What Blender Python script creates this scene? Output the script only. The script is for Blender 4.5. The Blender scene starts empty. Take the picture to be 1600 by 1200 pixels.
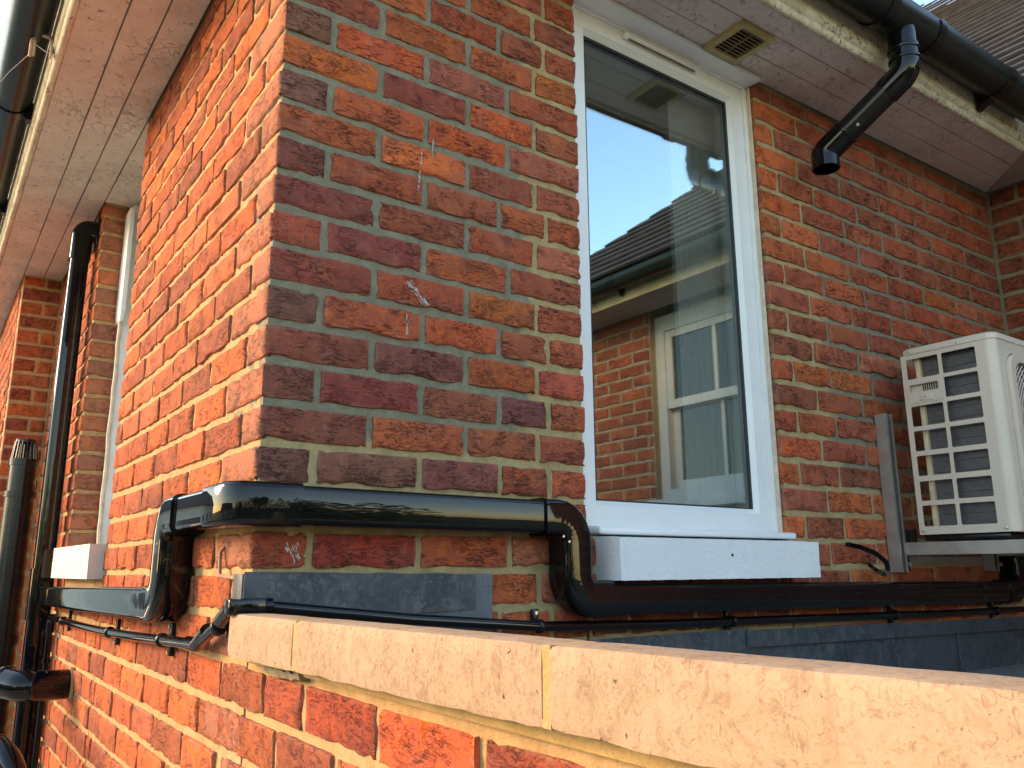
import bpy, bmesh, math, random
from mathutils import Vector, Matrix, noise

R = random.Random(7)
scene = bpy.context.scene
COL = scene.collection

# ------------------------------------------------------------------ camera, world, sun, exposure
CAM = Vector((-0.4744, -1.4333, -0.2231))
pitch, yaw, roll = math.radians(12.648), math.radians(35.582), math.radians(-0.308)
fwd = Vector((math.sin(yaw) * math.cos(pitch), math.cos(yaw) * math.cos(pitch), math.sin(pitch)))
rt0 = Vector((math.cos(yaw), -math.sin(yaw), 0))
up0 = rt0.cross(fwd)
rt = rt0 * math.cos(roll) + up0 * math.sin(roll)
up = -rt0 * math.sin(roll) + up0 * math.cos(roll)
cd = bpy.data.cameras.new('camera')
cd.lens = 29.03
cd.sensor_width = 36
cd.clip_start = 0.02
cd.clip_end = 500
cam = bpy.data.objects.new('camera', cd)
COL.objects.link(cam)
cam.matrix_world = Matrix(((rt.x, up.x, -fwd.x, CAM.x), (rt.y, up.y, -fwd.y, CAM.y), (rt.z, up.z, -fwd.z, CAM.z), (0, 0, 0, 1)))
scene.camera = cam

SUN_EL = math.radians(21)
SUN_AZ = math.radians(40)          # measured from -x towards +y
sun_dir = Vector((-math.cos(SUN_EL) * math.cos(SUN_AZ), math.cos(SUN_EL) * math.sin(SUN_AZ), math.sin(SUN_EL)))  # towards the sun
world = bpy.data.worlds.new('World')
scene.world = world
world.use_nodes = True
wn = world.node_tree
bg = wn.nodes['Background']
sky = wn.nodes.new('ShaderNodeTexSky')
sky.sky_type = 'NISHITA'
sky.sun_disc = False
sky.sun_elevation = SUN_EL
sky.sun_rotation = math.atan2(sun_dir.x, sun_dir.y)
sky.air_density = 1.3
sky.dust_density = 0.4
sky.ozone_density = 0.6
bg.inputs['Strength'].default_value = 0.15
wn.links.new(sky.outputs[0], bg.inputs[0])
sl = bpy.data.lights.new('sun', 'SUN')
sl.energy = 1.9
sl.angle = math.radians(22)
sl.color = (1.0, 0.61, 0.28)
so = bpy.data.objects.new('sun', sl)
COL.objects.link(so)
so.rotation_euler = sun_dir.to_track_quat('Z', 'Y').to_euler()
vs = scene.view_settings
vs.view_transform = 'Standard'
vs.look = 'None'
vs.gamma = 1
vs.exposure = 1.92
vs.use_curve_mapping = False

# ------------------------------------------------------------------ helpers
def tag(o, label=None, cat=None, group=None, kind=None):
    if label: o['label'] = label
    if cat: o['category'] = cat
    if group: o['group'] = group
    if kind: o['kind'] = kind
    return o

def thing(name, loc, label, cat, group=None):
    o = bpy.data.objects.new(name, None)
    o.empty_display_size = 0.1
    o.location = loc
    COL.objects.link(o)
    return tag(o, label, cat, group)

def wloc(o):
    p = Vector((0, 0, 0))
    while o:
        p += o.location
        o = o.parent
    return p

def place(me, name, parent=None, loc=(0, 0, 0)):
    """loc is a world position of the mesh's origin"""
    o = bpy.data.objects.new(name, me)
    COL.objects.link(o)
    if parent:
        o.parent = parent
        o.location = Vector(loc) - wloc(parent)
    else:
        o.location = loc
    return o

class MB:
    def __init__(s):
        s.v = []; s.f = []
    def add(s, v, f):
        n = len(s.v)
        s.v += [tuple(p) for p in v]
        s.f += [tuple(i + n for i in q) for q in f]
        return s
    def box(s, x0, x1, y0, y1, z0, z1):
        x0, x1 = min(x0, x1), max(x0, x1); y0, y1 = min(y0, y1), max(y0, y1); z0, z1 = min(z0, z1), max(z0, z1)
        return s.add([(x0,y0,z0),(x1,y0,z0),(x1,y1,z0),(x0,y1,z0),(x0,y0,z1),(x1,y0,z1),(x1,y1,z1),(x0,y1,z1)],
                     [(0,3,2,1),(4,5,6,7),(0,1,5,4),(1,2,6,5),(2,3,7,6),(3,0,4,7)])
    def sweep(s, prof, path, nrm, caps=True):
        """prof: list of (a,b) ; a along side axis, b along nrm ; mitred at each path point"""
        P = [Vector(p) for p in path]
        rings = []
        n = Vector(nrm).normalized()
        prevd = None
        for i, p in enumerate(P):
            d0 = (P[i] - P[i-1]).normalized() if i else None
            d1 = (P[i+1] - P[i]).normalized() if i < len(P) - 1 else None
            if d0 is None: d0 = d1
            if d1 is None: d1 = d0
            if prevd is not None:
                q = prevd.rotation_difference(d0)
                n = q @ n
            n = (n - d0 * n.dot(d0)).normalized()
            prevd = d0
            side = d0.cross(n)
            t = (d0 + d1).normalized()
            ring = []
            for a, b in prof:
                v = side * a + n * b
                k = -(v.dot(t)) / max(1e-6, d0.dot(t))
                ring.append(p + v + d0 * k)
            rings.append(ring)
        m = len(prof)
        vs_ = [v for r in rings for v in r]
        fs = []
        for i in range(len(rings) - 1):
            for j in range(m):
                a = i*m + j; b = i*m + (j+1) % m
                fs.append((a, b, b + m, a + m))
        if caps:
            fs.append(tuple(range(m - 1, -1, -1)))
            fs.append(tuple((len(rings)-1)*m + j for j in range(m)))
        return s.add(vs_, fs)
    def tube(s, path, r, n=16, caps=True, nrm=None):
        P = [Vector(p) for p in path]
        d = (P[1] - P[0]).normalized()
        if nrm is None:
            nrm = Vector((0, 0, 1)) if abs(d.z) < 0.9 else Vector((0, 1, 0))
        prof = [(r * math.cos(2*math.pi*k/n), r * math.sin(2*math.pi*k/n)) for k in range(n)]
        return s.sweep(prof, path, nrm, caps)
    def build(s, name, mat, parent=None, bevel=0, segs=2, smooth=True, angle=35, org=None):
        if org is None:
            org = wloc(parent) if parent else Vector((0, 0, 0))
        org = Vector(org)
        me = bpy.data.meshes.new(name)
        me.from_pydata([tuple(Vector(v) - org) for v in s.v], [], s.f)
        bm = bmesh.new(); bm.from_mesh(me)
        bmesh.ops.recalc_face_normals(bm, faces=bm.faces)
        if bevel:
            es = [e for e in bm.edges if e.is_manifold and e.calc_face_angle(0) > math.radians(30)]
            bmesh.ops.bevel(bm, geom=es, offset=bevel, segments=segs, affect='EDGES', profile=0.5, clamp_overlap=True)
        bm.to_mesh(me); bm.free()
        if smooth:
            me.shade_smooth()
            me.set_sharp_from_angle(angle=math.radians(angle))
        me.materials.append(mat)
        return place(me, name, parent, org)

def arcpath(pts, r, n=6):
    """round the corners of a polyline"""
    P = [Vector(p) for p in pts]
    out = [P[0]]
    for i in range(1, len(P) - 1):
        a = (P[i-1] - P[i]).normalized(); b = (P[i+1] - P[i]).normalized()
        ang = a.angle(b)
        t = r / math.tan(ang / 2)
        p0 = P[i] + a * t; p1 = P[i] + b * t
        c = P[i] + (a + b).normalized() * (r / math.sin(ang / 2))
        u = (p0 - c).normalized(); w = (p1 - c).normalized()
        tot = u.angle(w)
        for k in range(n + 1):
            f = k / n
            v = (u * math.sin((1 - f) * tot) + w * math.sin(f * tot)) / math.sin(tot)
            out.append(c + v * r)
    out.append(P[-1])
    return out

def rrect(w, h, r, n=4):
    """rounded rectangle profile centred on the origin"""
    out = []
    for cx, cy, a0 in ((w/2 - r, h/2 - r, 0), (-w/2 + r, h/2 - r, 90), (-w/2 + r, -h/2 + r, 180), (w/2 - r, -h/2 + r, 270)):
        for k in range(n + 1):
            a = math.radians(a0 + 90 * k / n)
            out.append((cx + r * math.cos(a), cy + r * math.sin(a)))
    return out

def rrect_at(x0, x1, z0, z1, r, n=4):
    return [(a + (x0 + x1) / 2, b + (z0 + z1) / 2) for a, b in rrect(x1 - x0, z1 - z0, r, n)]

def holed_panel(name, outer, holes, tomap, depth, mat, parent, smooth=True):
    """flat panel with real holes. outer/holes: 2D loops; tomap(a,b,d)->world point, d from 0 (front) to depth"""
    bm = bmesh.new()
    edges = []
    loops = [outer] + holes
    allv = []
    for lp in loops:
        vs_ = [bm.verts.new((a, b, 0)) for a, b in lp]
        allv.append(vs_)
        for i in range(len(vs_)):
            edges.append(bm.edges.new((vs_[i], vs_[(i+1) % len(vs_)])))
    bmesh.ops.triangle_fill(bm, edges=edges, use_beauty=True)
    front = list(bm.faces)
    back = {}
    for vs_ in allv:
        for v in vs_:
            back[v] = bm.verts.new((v.co.x, v.co.y, 1))
    for f in front:
        bm.faces.new([back[v] for v in reversed(f.verts)])
    for vs_ in allv:
        for i in range(len(vs_)):
            a, b = vs_[i], vs_[(i+1) % len(vs_)]
            bm.faces.new((a, b, back[b], back[a]))
    org = wloc(parent)
    for v in bm.verts:
        v.co = Vector(tomap(v.co.x, v.co.y, v.co.z * depth)) - org
    bmesh.ops.recalc_face_normals(bm, faces=bm.faces)
    me = bpy.data.meshes.new(name)
    bm.to_mesh(me); bm.free()
    if smooth:
        me.shade_smooth(); me.set_sharp_from_angle(angle=math.radians(30))
    me.materials.append(mat)
    return place(me, name, parent, org)

# ------------------------------------------------------------------ materials
class NT:
    def __init__(s, name):
        s.m = bpy.data.materials.new(name)
        s.m.use_nodes = True
        s.t = s.m.node_tree
        s.b = s.t.nodes['Principled BSDF']
    def n(s, typ, **kw):
        nd = s.t.nodes.new(typ)
        for k, v in kw.items():
            if k.startswith('_'):
                nd.inputs[k[1:].replace('_', ' ')].default_value = v
            else:
                setattr(nd, k, v)
        return nd
    def l(s, a, b): s.t.links.new(a, b)
    def coords(s, kind='Object', scale=(1, 1, 1), rnd=False):
        tc = s.n('ShaderNodeTexCoord')
        mp = s.n('ShaderNodeMapping')
        mp.inputs['Scale'].default_value = scale
        s.l(tc.outputs[kind], mp.inputs['Vector'])
        if rnd:
            oi = s.n('ShaderNodeObjectInfo')
            mu = s.n('ShaderNodeMath', operation='MULTIPLY'); mu.inputs[1].default_value = 73.0
            s.l(oi.outputs['Random'], mu.inputs[0])
            cb = s.n('ShaderNodeCombineXYZ')
            for i in range(3): s.l(mu.outputs[0], cb.inputs[i])
            s.l(cb.outputs[0], mp.inputs['Location'])
        return mp.outputs[0]
    def noise(s, vec, scale, detail=4, rough=0.6, dist=0.0):
        nd = s.n('ShaderNodeTexNoise')
        nd.inputs['Scale'].default_value = scale
        nd.inputs['Detail'].default_value = detail
        nd.inputs['Roughness'].default_value = rough
        nd.inputs['Distortion'].default_value = dist
        s.l(vec, nd.inputs['Vector'])
        return nd.outputs['Fac']
    def ramp(s, fac, stops, interp='LINEAR'):
        nd = s.n('ShaderNodeValToRGB')
        nd.color_ramp.interpolation = interp
        e = nd.color_ramp.elements
        while len(e) < len(stops): e.new(0.5)
        for i, (p, c) in enumerate(stops):
            e[i].position = p
            e[i].color = (c, c, c, 1) if isinstance(c, (int, float)) else (*c, 1)
        s.l(fac, nd.inputs[0])
        return nd.outputs[0]
    def mix(s, fac, a, b, mode='MIX'):
        nd = s.n('ShaderNodeMix', data_type='RGBA', blend_type=mode)
        for i, x in ((0, fac), (6, a), (7, b)):
            if isinstance(x, (int, float)): nd.inputs[i].default_value = x
            elif isinstance(x, tuple): nd.inputs[i].default_value = (*x, 1)
            else: s.l(x, nd.inputs[i])
        return nd.outputs[2]
    def math(s, op, a, b=None, clamp=False):
        nd = s.n('ShaderNodeMath', operation=op, use_clamp=clamp)
        for i, x in ((0, a), (1, b)):
            if x is None: continue
            if isinstance(x, (int, float)): nd.inputs[i].default_value = x
            else: s.l(x, nd.inputs[i])
        return nd.outputs[0]
    def bump(s, h, strength=0.3, dist=0.01, prev=None):
        nd = s.n('ShaderNodeBump')
        nd.inputs['Strength'].default_value = strength
        nd.inputs['Distance'].default_value = dist
        s.l(h, nd.inputs['Height'])
        if prev: s.l(prev, nd.inputs['Normal'])
        return nd.outputs[0]
    def out(s, col=None, rough=None, nrm=None, metal=None, spec=None):
        for k, x in (('Base Color', col), ('Roughness', rough), ('Normal', nrm), ('Metallic', metal), ('Specular IOR Level', spec)):
            if x is None: continue
            if isinstance(x, (int, float)): s.b.inputs[k].default_value = x
            elif isinstance(x, tuple): s.b.inputs[k].default_value = (*x, 1)
            else: s.l(x, s.b.inputs[k])
        return s.m

def mat_brick(name, crease=1.0, pale=0.5, own=False):
    t = NT(name)
    oi = t.n('ShaderNodeObjectInfo')
    base = oi.outputs['Color']
    if own:
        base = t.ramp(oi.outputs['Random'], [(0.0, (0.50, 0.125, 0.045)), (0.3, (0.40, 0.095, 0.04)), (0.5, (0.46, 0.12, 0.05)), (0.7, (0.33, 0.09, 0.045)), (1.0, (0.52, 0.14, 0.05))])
    v = t.coords('Object', rnd=True)
    vs_ = t.coords('Object', (1, 1, 3.2), rnd=True)
    big = t.noise(v, 11, 3, 0.6, 0.4)
    mid = t.noise(v, 45, 4, 0.65)
    fine = t.noise(v, 320, 3, 0.7)
    # patches burnt darker and patches fired brighter
    hsv = t.n('ShaderNodeHueSaturation'); hsv.inputs['Hue'].default_value = 0.498; hsv.inputs['Saturation'].default_value = 0.96; hsv.inputs['Value'].default_value = 0.74
    t.l(base, hsv.inputs['Color'])
    hs2 = t.n('ShaderNodeHueSaturation'); hs2.inputs['Hue'].default_value = 0.506; hs2.inputs['Saturation'].default_value = 1.05; hs2.inputs['Value'].default_value = 1.3
    t.l(base, hs2.inputs['Color'])
    c = t.mix(t.ramp(big, [(0.38, 0.0), (0.62, 1.0)]), hsv.outputs[0], base)
    c = t.mix(t.ramp(mid, [(0.48, 0.0), (0.68, 0.7)]), c, hs2.outputs[0])
    # creases and torn grit of the hand-thrown clay
    cr = t.noise(vs_, 48, 9, 0.72, 0.9)
    where = t.ramp(t.noise(v, 13, 3, 0.6), [(0.42, 0.0), (0.62, 1.0)])
    pits = t.ramp(cr, [(0.36, 1.0), (0.44, 0.0)])
    vein = t.noise(vs_, 24, 9, 0.66, 1.2)
    veins = t.ramp(t.math('ABSOLUTE', t.math('SUBTRACT', vein, 0.5)), [(0.0, 1.0), (0.016, 0.0)])
    crack = t.math('MULTIPLY', t.math('MAXIMUM', pits, t.math('MULTIPLY', veins, t.ramp(t.noise(v, 30, 2, 0.5), [(0.42, 0.0), (0.55, 1.0)]))), where)
    c = t.mix(t.math('MULTIPLY', crack, 0.80 * crease), c, (0.045, 0.017, 0.013))
    c = t.mix(t.math('MULTIPLY', t.ramp(cr, [(0.56, 0.0), (0.70, 1.0)]), 0.30), c, hs2.outputs[0])
    # grit
    c = t.mix(t.ramp(fine, [(0.33, 0.5), (0.46, 0.0)]), c, (0.08, 0.03, 0.022))
    c = t.mix(t.ramp(fine, [(0.60, 0.0), (0.74, 0.28)]), c, (0.60, 0.28, 0.15))
    sand = t.noise(v, 900, 2, 0.7)
    c = t.mix(t.ramp(sand, [(0.62, 0.0), (0.74, 0.22)]), c, (0.58, 0.36, 0.24))
    # lime bloom and chalky arrises
    tc = t.n('ShaderNodeTexCoord')
    sp = t.n('ShaderNodeSeparateXYZ'); t.l(tc.outputs['Generated'], sp.inputs[0])
    ex = t.math('SUBTRACT', 0.5, t.math('ABSOLUTE', t.math('SUBTRACT', sp.outputs[0], 0.5)))
    ez = t.math('SUBTRACT', 0.5, t.math('ABSOLUTE', t.math('SUBTRACT', sp.outputs[2], 0.5)))
    d = t.math('MINIMUM', t.math('MULTIPLY', ex, 0.2), t.math('MULTIPLY', ez, 0.065))
    dn = t.math('ADD', d, t.math('MULTIPLY', t.math('SUBTRACT', t.noise(v, 90, 4, 0.7), 0.5), 0.02))
    em = t.ramp(dn, [(0.0, 0.75), (0.0035, 0.45), (0.007, 0.0)])
    bloom = t.ramp(t.noise(v, 20, 5, 0.72, 0.6), [(0.55, 0.0), (0.75, 0.55)])
    c = t.mix(t.math('MULTIPLY', t.math('MAXIMUM', em, bloom), pale, True), c, (0.50, 0.30, 0.20))
    h = t.math('ADD', t.math('MULTIPLY', cr, 0.6), t.math('MULTIPLY', t.noise(v, 130, 5, 0.75), 0.5))
    h = t.math('SUBTRACT', h, t.math('MULTIPLY', crack, 0.7))
    nb = t.bump(h, 1.0, 0.0075)
    return t.out(c, 0.88, nb, spec=0.25)

def mat_mortar(name, cols, rough=0.95):
    t = NT(name)
    v = t.coords('Object')
    a = t.noise(v, 22, 5, 0.7)
    f = t.noise(v, 260, 4, 0.8)
    c = t.mix(t.ramp(a, [(0.35, 0.0), (0.65, 1.0)]), cols[0], cols[1])
    c = t.mix(t.ramp(f, [(0.30, 0.6), (0.46, 0.0)]), c, tuple(x * 0.45 for x in cols[0]))
    c = t.mix(t.ramp(f, [(0.58, 0.0), (0.75, 0.5)]), c, tuple(min(1, x * 1.5) for x in cols[1]))
    nb = t.bump(t.math('ADD', f, a), 0.8, 0.003)
    return t.out(c, rough, nb, spec=0.2)

def mat_front_mortar():
    """grey cement repointing over the older buff lime mortar, which shows towards the window and below the sixth course"""
    t = NT('mortar_grey_and_buff')
    v = t.coords('Object')
    a = t.noise(v, 22, 5, 0.7)
    f = t.noise(v, 260, 4, 0.8)
    g = t.mix(t.ramp(a, [(0.35, 0.0), (0.65, 1.0)]), (0.19, 0.17, 0.115), (0.28, 0.255, 0.18))
    b = t.mix(t.ramp(a, [(0.35, 0.0), (0.65, 1.0)]), (0.35, 0.26, 0.125), (0.48, 0.37, 0.19))
    sp = t.n('ShaderNodeSeparateXYZ'); t.l(v, sp.inputs[0])
    w = t.math('MULTIPLY', t.math('SUBTRACT', t.noise(v, 9, 2, 0.5), 0.5), 0.22)
    x = t.math('ADD', t.math('ADD', sp.outputs[0], 1.5), w); z = t.math('ADD', t.math('SUBTRACT', sp.outputs[2], 0.6), t.math('MULTIPLY', w, 0.3))
    m1 = t.ramp(t.math('SUBTRACT', x, 0.585), [(0.0, 0.0), (0.02, 1.0)])
    m2 = t.math('SUBTRACT', 1.0, t.ramp(t.math('ADD', z, 0.0 - 0.012 + 0.5), [(0.5, 0.0), (0.515, 1.0)]))
    # right of the window: buff for the toothed jamb only
    m3 = t.ramp(t.math('SUBTRACT', x, 1.72), [(0.0, 1.0), (0.05, 0.0)])
    m3b = t.math('MAXIMUM', t.ramp(t.math('SUBTRACT', 1.1, x), [(0.0, 0.0), (0.01, 1.0)]), m3)
    m = t.math('MAXIMUM', t.math('MULTIPLY', m1, m3b), m2)
    c = t.mix(m, g, b)
    c = t.mix(t.ramp(f, [(0.30, 0.6), (0.46, 0.0)]), c, (0.10, 0.09, 0.06))
    c = t.mix(t.ramp(f, [(0.60, 0.0), (0.78, 0.4)]), c, (0.62, 0.57, 0.42))
    nb = t.bump(t.math('ADD', f, a), 0.8, 0.003)
    return t.out(c, 0.95, nb, spec=0.2)

def mat_plastic(name, col, rough=0.12, grime=0.15, gcol=(0.10, 0.10, 0.085), wav=0.03, spec=0.35):
    t = NT(name)
    v = t.coords('Object')
    a = t.noise(v, 7, 5, 0.7)
    s_ = t.noise(v, 150, 3, 0.7)
    c = t.mix(t.math('MULTIPLY', t.ramp(a, [(0.42, 0.0), (0.75, 1.0)]), grime), col, gcol)
    c = t.mix(t.ramp(s_, [(0.72, 0.0), (0.76, 0.35)]), c, (0.3, 0.28, 0.24))
    r = t.ramp(a, [(0.3, rough), (0.8, min(1, rough + 0.35 * grime))])
    nb = t.bump(t.noise(v, 14, 2, 0.5), wav, 0.02)
    return t.out(c, r, nb, spec=spec)

def mat_paint(name, c0, c1, flake=(0.16, 0.11, 0.07), amount=0.5, scale=1.0, stretch=(1, 1, 1), rough=0.6, bump=0.4):
    """old oil paint: dirty, blistered, flaking"""
    t = NT(name)
    v = t.coords('Object', stretch)
    a = t.noise(v, 6 * scale, 5, 0.65)
    f = t.noise(v, 34 * scale, 6, 0.72, 0.5)
    s_ = t.noise(v, 160 * scale, 3, 0.7)
    c = t.mix(t.ramp(a, [(0.35, 0.0), (0.65, 1.0)]), c0, c1)
    fl = t.ramp(f, [(0.60, 0.0), (0.66, 1.0)])
    sp_ = t.ramp(s_, [(0.66, 0.0), (0.70, 1.0)])
    c = t.mix(t.math('MULTIPLY', fl, amount), c, flake)
    c = t.mix(t.math('MULTIPLY', sp_, amount * 0.8), c, flake)
    vo = t.n('ShaderNodeTexVoronoi', feature='DISTANCE_TO_EDGE'); vo.inputs['Scale'].default_value = 26 * scale
    dv = t.n('ShaderNodeVectorMath', operation='ADD'); t.l(v, dv.inputs[0])
    nz_ = t.n('ShaderNodeTexNoise'); nz_.inputs['Scale'].default_value = 30 * scale; nz_.inputs['Detail'].default_value = 4; t.l(v, nz_.inputs['Vector'])
    sc_ = t.n('ShaderNodeVectorMath', operation='SCALE'); sc_.inputs['Scale'].default_value = 0.05; t.l(nz_.outputs['Color'], sc_.inputs[0]); t.l(sc_.outputs[0], dv.inputs[1])
    t.l(dv.outputs[0], vo.inputs['Vector'])
    ck = t.math('MULTIPLY', t.ramp(vo.outputs[0], [(0.0, 1.0), (0.035, 0.0)]), t.ramp(t.noise(v, 3.5 * scale, 3, 0.6), [(0.45, 0.0), (0.6, 1.0)]))
    c = t.mix(t.math('MULTIPLY', ck, amount), c, flake)
    c = t.mix(t.math('MULTIPLY', t.ramp(t.noise(v, 2.3 * scale, 4, 0.7), [(0.5, 0.0), (0.75, 1.0)]), amount * 0.5), c, tuple(0.5 * (p_ + q_) for p_, q_ in zip(c0, flake)))
    h = t.math('SUBTRACT', t.math('SUBTRACT', t.math('ADD', a, t.math('MULTIPLY', f, 0.8)), t.math('MULTIPLY', fl, 0.6)), t.math('MULTIPLY', ck, 0.5))
    nb = t.bump(h, bump, 0.006)
    return t.out(c, rough, nb, spec=0.35)

def mat_concrete(name, c0, c1, dark, scale=1.0, pits=0.6, rough=0.9, streak=0.3):
    t = NT(name)
    v = t.coords('Object')
    vz = t.coords('Object', (1, 1, 0.25))
    a = t.noise(v, 9 * scale, 6, 0.7, 0.4)
    m = t.noise(v, 45 * scale, 6, 0.75, 1.0)
    f = t.noise(v, 110 * scale, 2, 0.5)
    st = t.noise(vz, 40, 4, 0.7)
    c = t.mix(t.ramp(a, [(0.35, 0.0), (0.62, 1.0)]), c0, c1)
    c = t.mix(t.math('MULTIPLY', t.ramp(m, [(0.50, 0.0), (0.62, 1.0)]), t.ramp(a, [(0.40, 0.65), (0.60, 0.15)])), c, dark)
    c = t.mix(t.math('MULTIPLY', t.ramp(st, [(0.55, 0.0), (0.70, 1.0)]), streak), c, dark)
    mf = t.noise(v, 120 * scale, 5, 0.8, 1.5)
    c = t.mix(t.math('MULTIPLY', t.ramp(mf, [(0.52, 0.0), (0.64, 1.0)]), t.ramp(a, [(0.35, 0.95), (0.65, 0.45)])), c, dark)
    pit = t.ramp(f, [(0.25, 1.0), (0.29, 0.0)])
    c = t.mix(t.math('MULTIPLY', pit, pits), c, (0.06, 0.045, 0.03))
    nb = t.bump(t.math('SUBTRACT', t.math('ADD', m, t.math('MULTIPLY', t.noise(v, 300, 3, 0.7), 0.5)), pit), 0.35, 0.003)
    return t.out(c, rough, nb, spec=0.25)

def mat_simple(name, col, rough=0.5, metal=0.0, var=0.25, scale=20, bump=0.1, spec=0.5, stretch=(1, 1, 1)):
    t = NT(name)
    v = t.coords('Object', stretch)
    a = t.noise(v, scale, 5, 0.65)
    c = t.mix(t.ramp(a, [(0.3, 0.0), (0.7, 1.0)]), tuple(x * (1 - var) for x in col), tuple(min(1, x * (1 + var)) for x in col))
    nb = t.bump(t.noise(v, scale * 6, 4, 0.7), bump, 0.003)
    return t.out(c, rough, nb, metal=metal, spec=spec)

def mat_glass():
    t = NT('coated_glass')
    t.t.nodes.remove(t.b)
    out = t.t.nodes['Material Output']
    tr = t.n('ShaderNodeBsdfTransparent'); tr.inputs[0].default_value = (0.94, 0.96, 0.95, 1)
    gl = t.n('ShaderNodeBsdfGlossy'); gl.inputs['Roughness'].default_value = 0.0; gl.inputs[0].default_value = (0.80, 0.95, 1, 1)
    fr = t.n('ShaderNodeLayerWeight'); fr.inputs['Blend'].default_value = 0.5
    k = t.math('ADD', t.math('MULTIPLY', t.math('POWER', fr.outputs['Facing'], 3.0), 0.5), 0.27, True)
    mx = t.n('ShaderNodeMixShader')
    t.l(k, mx.inputs[0]); t.l(tr.outputs[0], mx.inputs[1]); t.l(gl.outputs[0], mx.inputs[2])
    v = t.coords('Object')
    nb = t.bump(t.noise(v, 1.6, 1, 0.4), 0.012, 0.05)
    t.l(nb, gl.inputs['Normal'])
    t.l(mx.outputs[0], out.inputs['Surface'])
    return t.m

def mat_splash():
    t = NT('white_paint_splash')
    v = t.coords('Object')
    return t.out(t.mix(t.noise(v, 200, 3, 0.7), (0.42, 0.36, 0.32), (0.66, 0.62, 0.58)), 0.7, spec=0.3)

def mat_lumpy(name, c0, c1):
    t = NT(name)
    v = t.coords('Object')
    a = t.noise(v, 5, 4, 0.6); f = t.noise(v, 120, 3, 0.55, 0.6)
    c = t.mix(t.ramp(a, [(0.3, 0.0), (0.7, 1.0)]), c0, c1)
    st = t.noise(t.coords('Object', (1, 1, 0.15)), 26, 4, 0.7)
    c = t.mix(t.ramp(st, [(0.58, 0.0), (0.78, 0.22)]), c, (0.45, 0.42, 0.38))
    return t.out(c, 0.6, t.bump(f, 0.55, 0.004), spec=0.35)

M = {}
M['brick_end'] = mat_brick('red_brick_sunlit_end', 0.8, 0.4, True)
M['brick'] = mat_brick('red_brick', 1.0, 0.45)
M['brick_plain'] = mat_brick('red_brick_smooth', 0.7, 0.5)
M['mortar_f'] = mat_front_mortar()
M['mortar_l'] = mat_mortar('sandy_mortar', ((0.40, 0.245, 0.11), (0.54, 0.345, 0.165)))
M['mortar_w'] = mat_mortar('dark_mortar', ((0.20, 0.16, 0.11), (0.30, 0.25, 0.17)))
M['black'] = mat_plastic('black_gloss_plastic', (0.004, 0.0042, 0.005), 0.02, 0.12, (0.03, 0.03, 0.03), wav=0.012)
M['black_dull'] = mat_plastic('black_weathered_plastic', (0.007, 0.007, 0.007), 0.22, 0.25, (0.03, 0.028, 0.025))
M['gutter'] = mat_plastic('weathered_gutter_plastic', (0.007, 0.010, 0.009), 0.26, 0.40, (0.03, 0.036, 0.032))
M['soffit'] = mat_paint('flaking_soffit_paint', (0.58, 0.47, 0.38), (0.70, 0.59, 0.49), (0.24, 0.165, 0.12), 0.65, 1.0, (1, 1, 1), 0.6, 0.8)
M['soffit_f'] = mat_paint('mottled_soffit_bounce_lit', (0.66, 0.55, 0.49), (0.76, 0.66, 0.60), (0.30, 0.22, 0.18), 0.5, 1.1, (1, 1, 1), 0.6, 0.8)  # same soffit paint, lightened in place of light bounced from below
M['soffit_w'] = mat_paint('shaded_soffit_paint', (0.36, 0.29, 0.25), (0.44, 0.36, 0.31), (0.2, 0.14, 0.1), 0.5)  # wing soffit darkened, its shade is in the paint colour
M['shaded_white'] = mat_simple('shaded_white_paint', (0.42, 0.41, 0.39), 0.6, 0, 0.08, 6, 0.1)  # wing's white paint greyed to carry the shade there
M['fascia'] = mat_paint('peeling_cream_fascia_paint', (0.56, 0.47, 0.32), (0.70, 0.62, 0.46), (0.15, 0.095, 0.05), 0.85, 1.3, (1, 1, 1), 0.6, 1.0)
M['fascia_top'] = mat_paint('weathered_fascia_shaded', (0.30, 0.24, 0.13), (0.48, 0.40, 0.24), (0.07, 0.045, 0.025), 0.6, 1.2)  # used on the wing fascia; shade mixed into the weathered tone
M['upvc'] = mat_simple('white_upvc', (0.78, 0.78, 0.77), 0.28, 0, 0.04, 8, 0.03)
M['gasket'] = mat_simple('black_rubber_gasket', (0.015, 0.015, 0.015), 0.5)
M['glass'] = mat_glass()
M['pane_dim'] = mat_simple('dim_old_glass', (0.02, 0.022, 0.02), 0.03, 0, 0.3, 3, 0.0, 0.5)
M['wsill_old'] = mat_paint('white_masonry_paint', (0.62, 0.62, 0.64), (0.72, 0.72, 0.73), (0.45, 0.44, 0.43), 0.015, 2.0, (1, 1, 1), 0.75, 0.9)
M['wsill'] = mat_lumpy('white_masonry_paint_thick', (0.74, 0.74, 0.75), (0.80, 0.80, 0.80))
M['sill_l'] = mat_paint('cream_masonry_paint', (0.58, 0.50, 0.43), (0.66, 0.58, 0.52), (0.35, 0.25, 0.2), 0.15, 1.0, (1, 1, 1), 0.7, 0.3)
M['coping'] = mat_concrete('cast_concrete', (0.335, 0.228, 0.142), (0.40, 0.28, 0.18), (0.205, 0.115, 0.065), 1.0, 0.85)
M['coping_joint'] = mat_mortar('buff_mortar', ((0.42, 0.27, 0.10), (0.50, 0.34, 0.15)))
M['lead'] = mat_concrete('weathered_lead', (0.035, 0.04, 0.05), (0.065, 0.072, 0.085), (0.135, 0.138, 0.145), 0.5, 0.1, 0.42, 0.4)
M['lead_pale'] = mat_concrete('oxidised_lead', (0.10, 0.11, 0.125), (0.15, 0.16, 0.175), (0.07, 0.075, 0.085), 0.6, 0.1, 0.45, 0.4)
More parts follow.
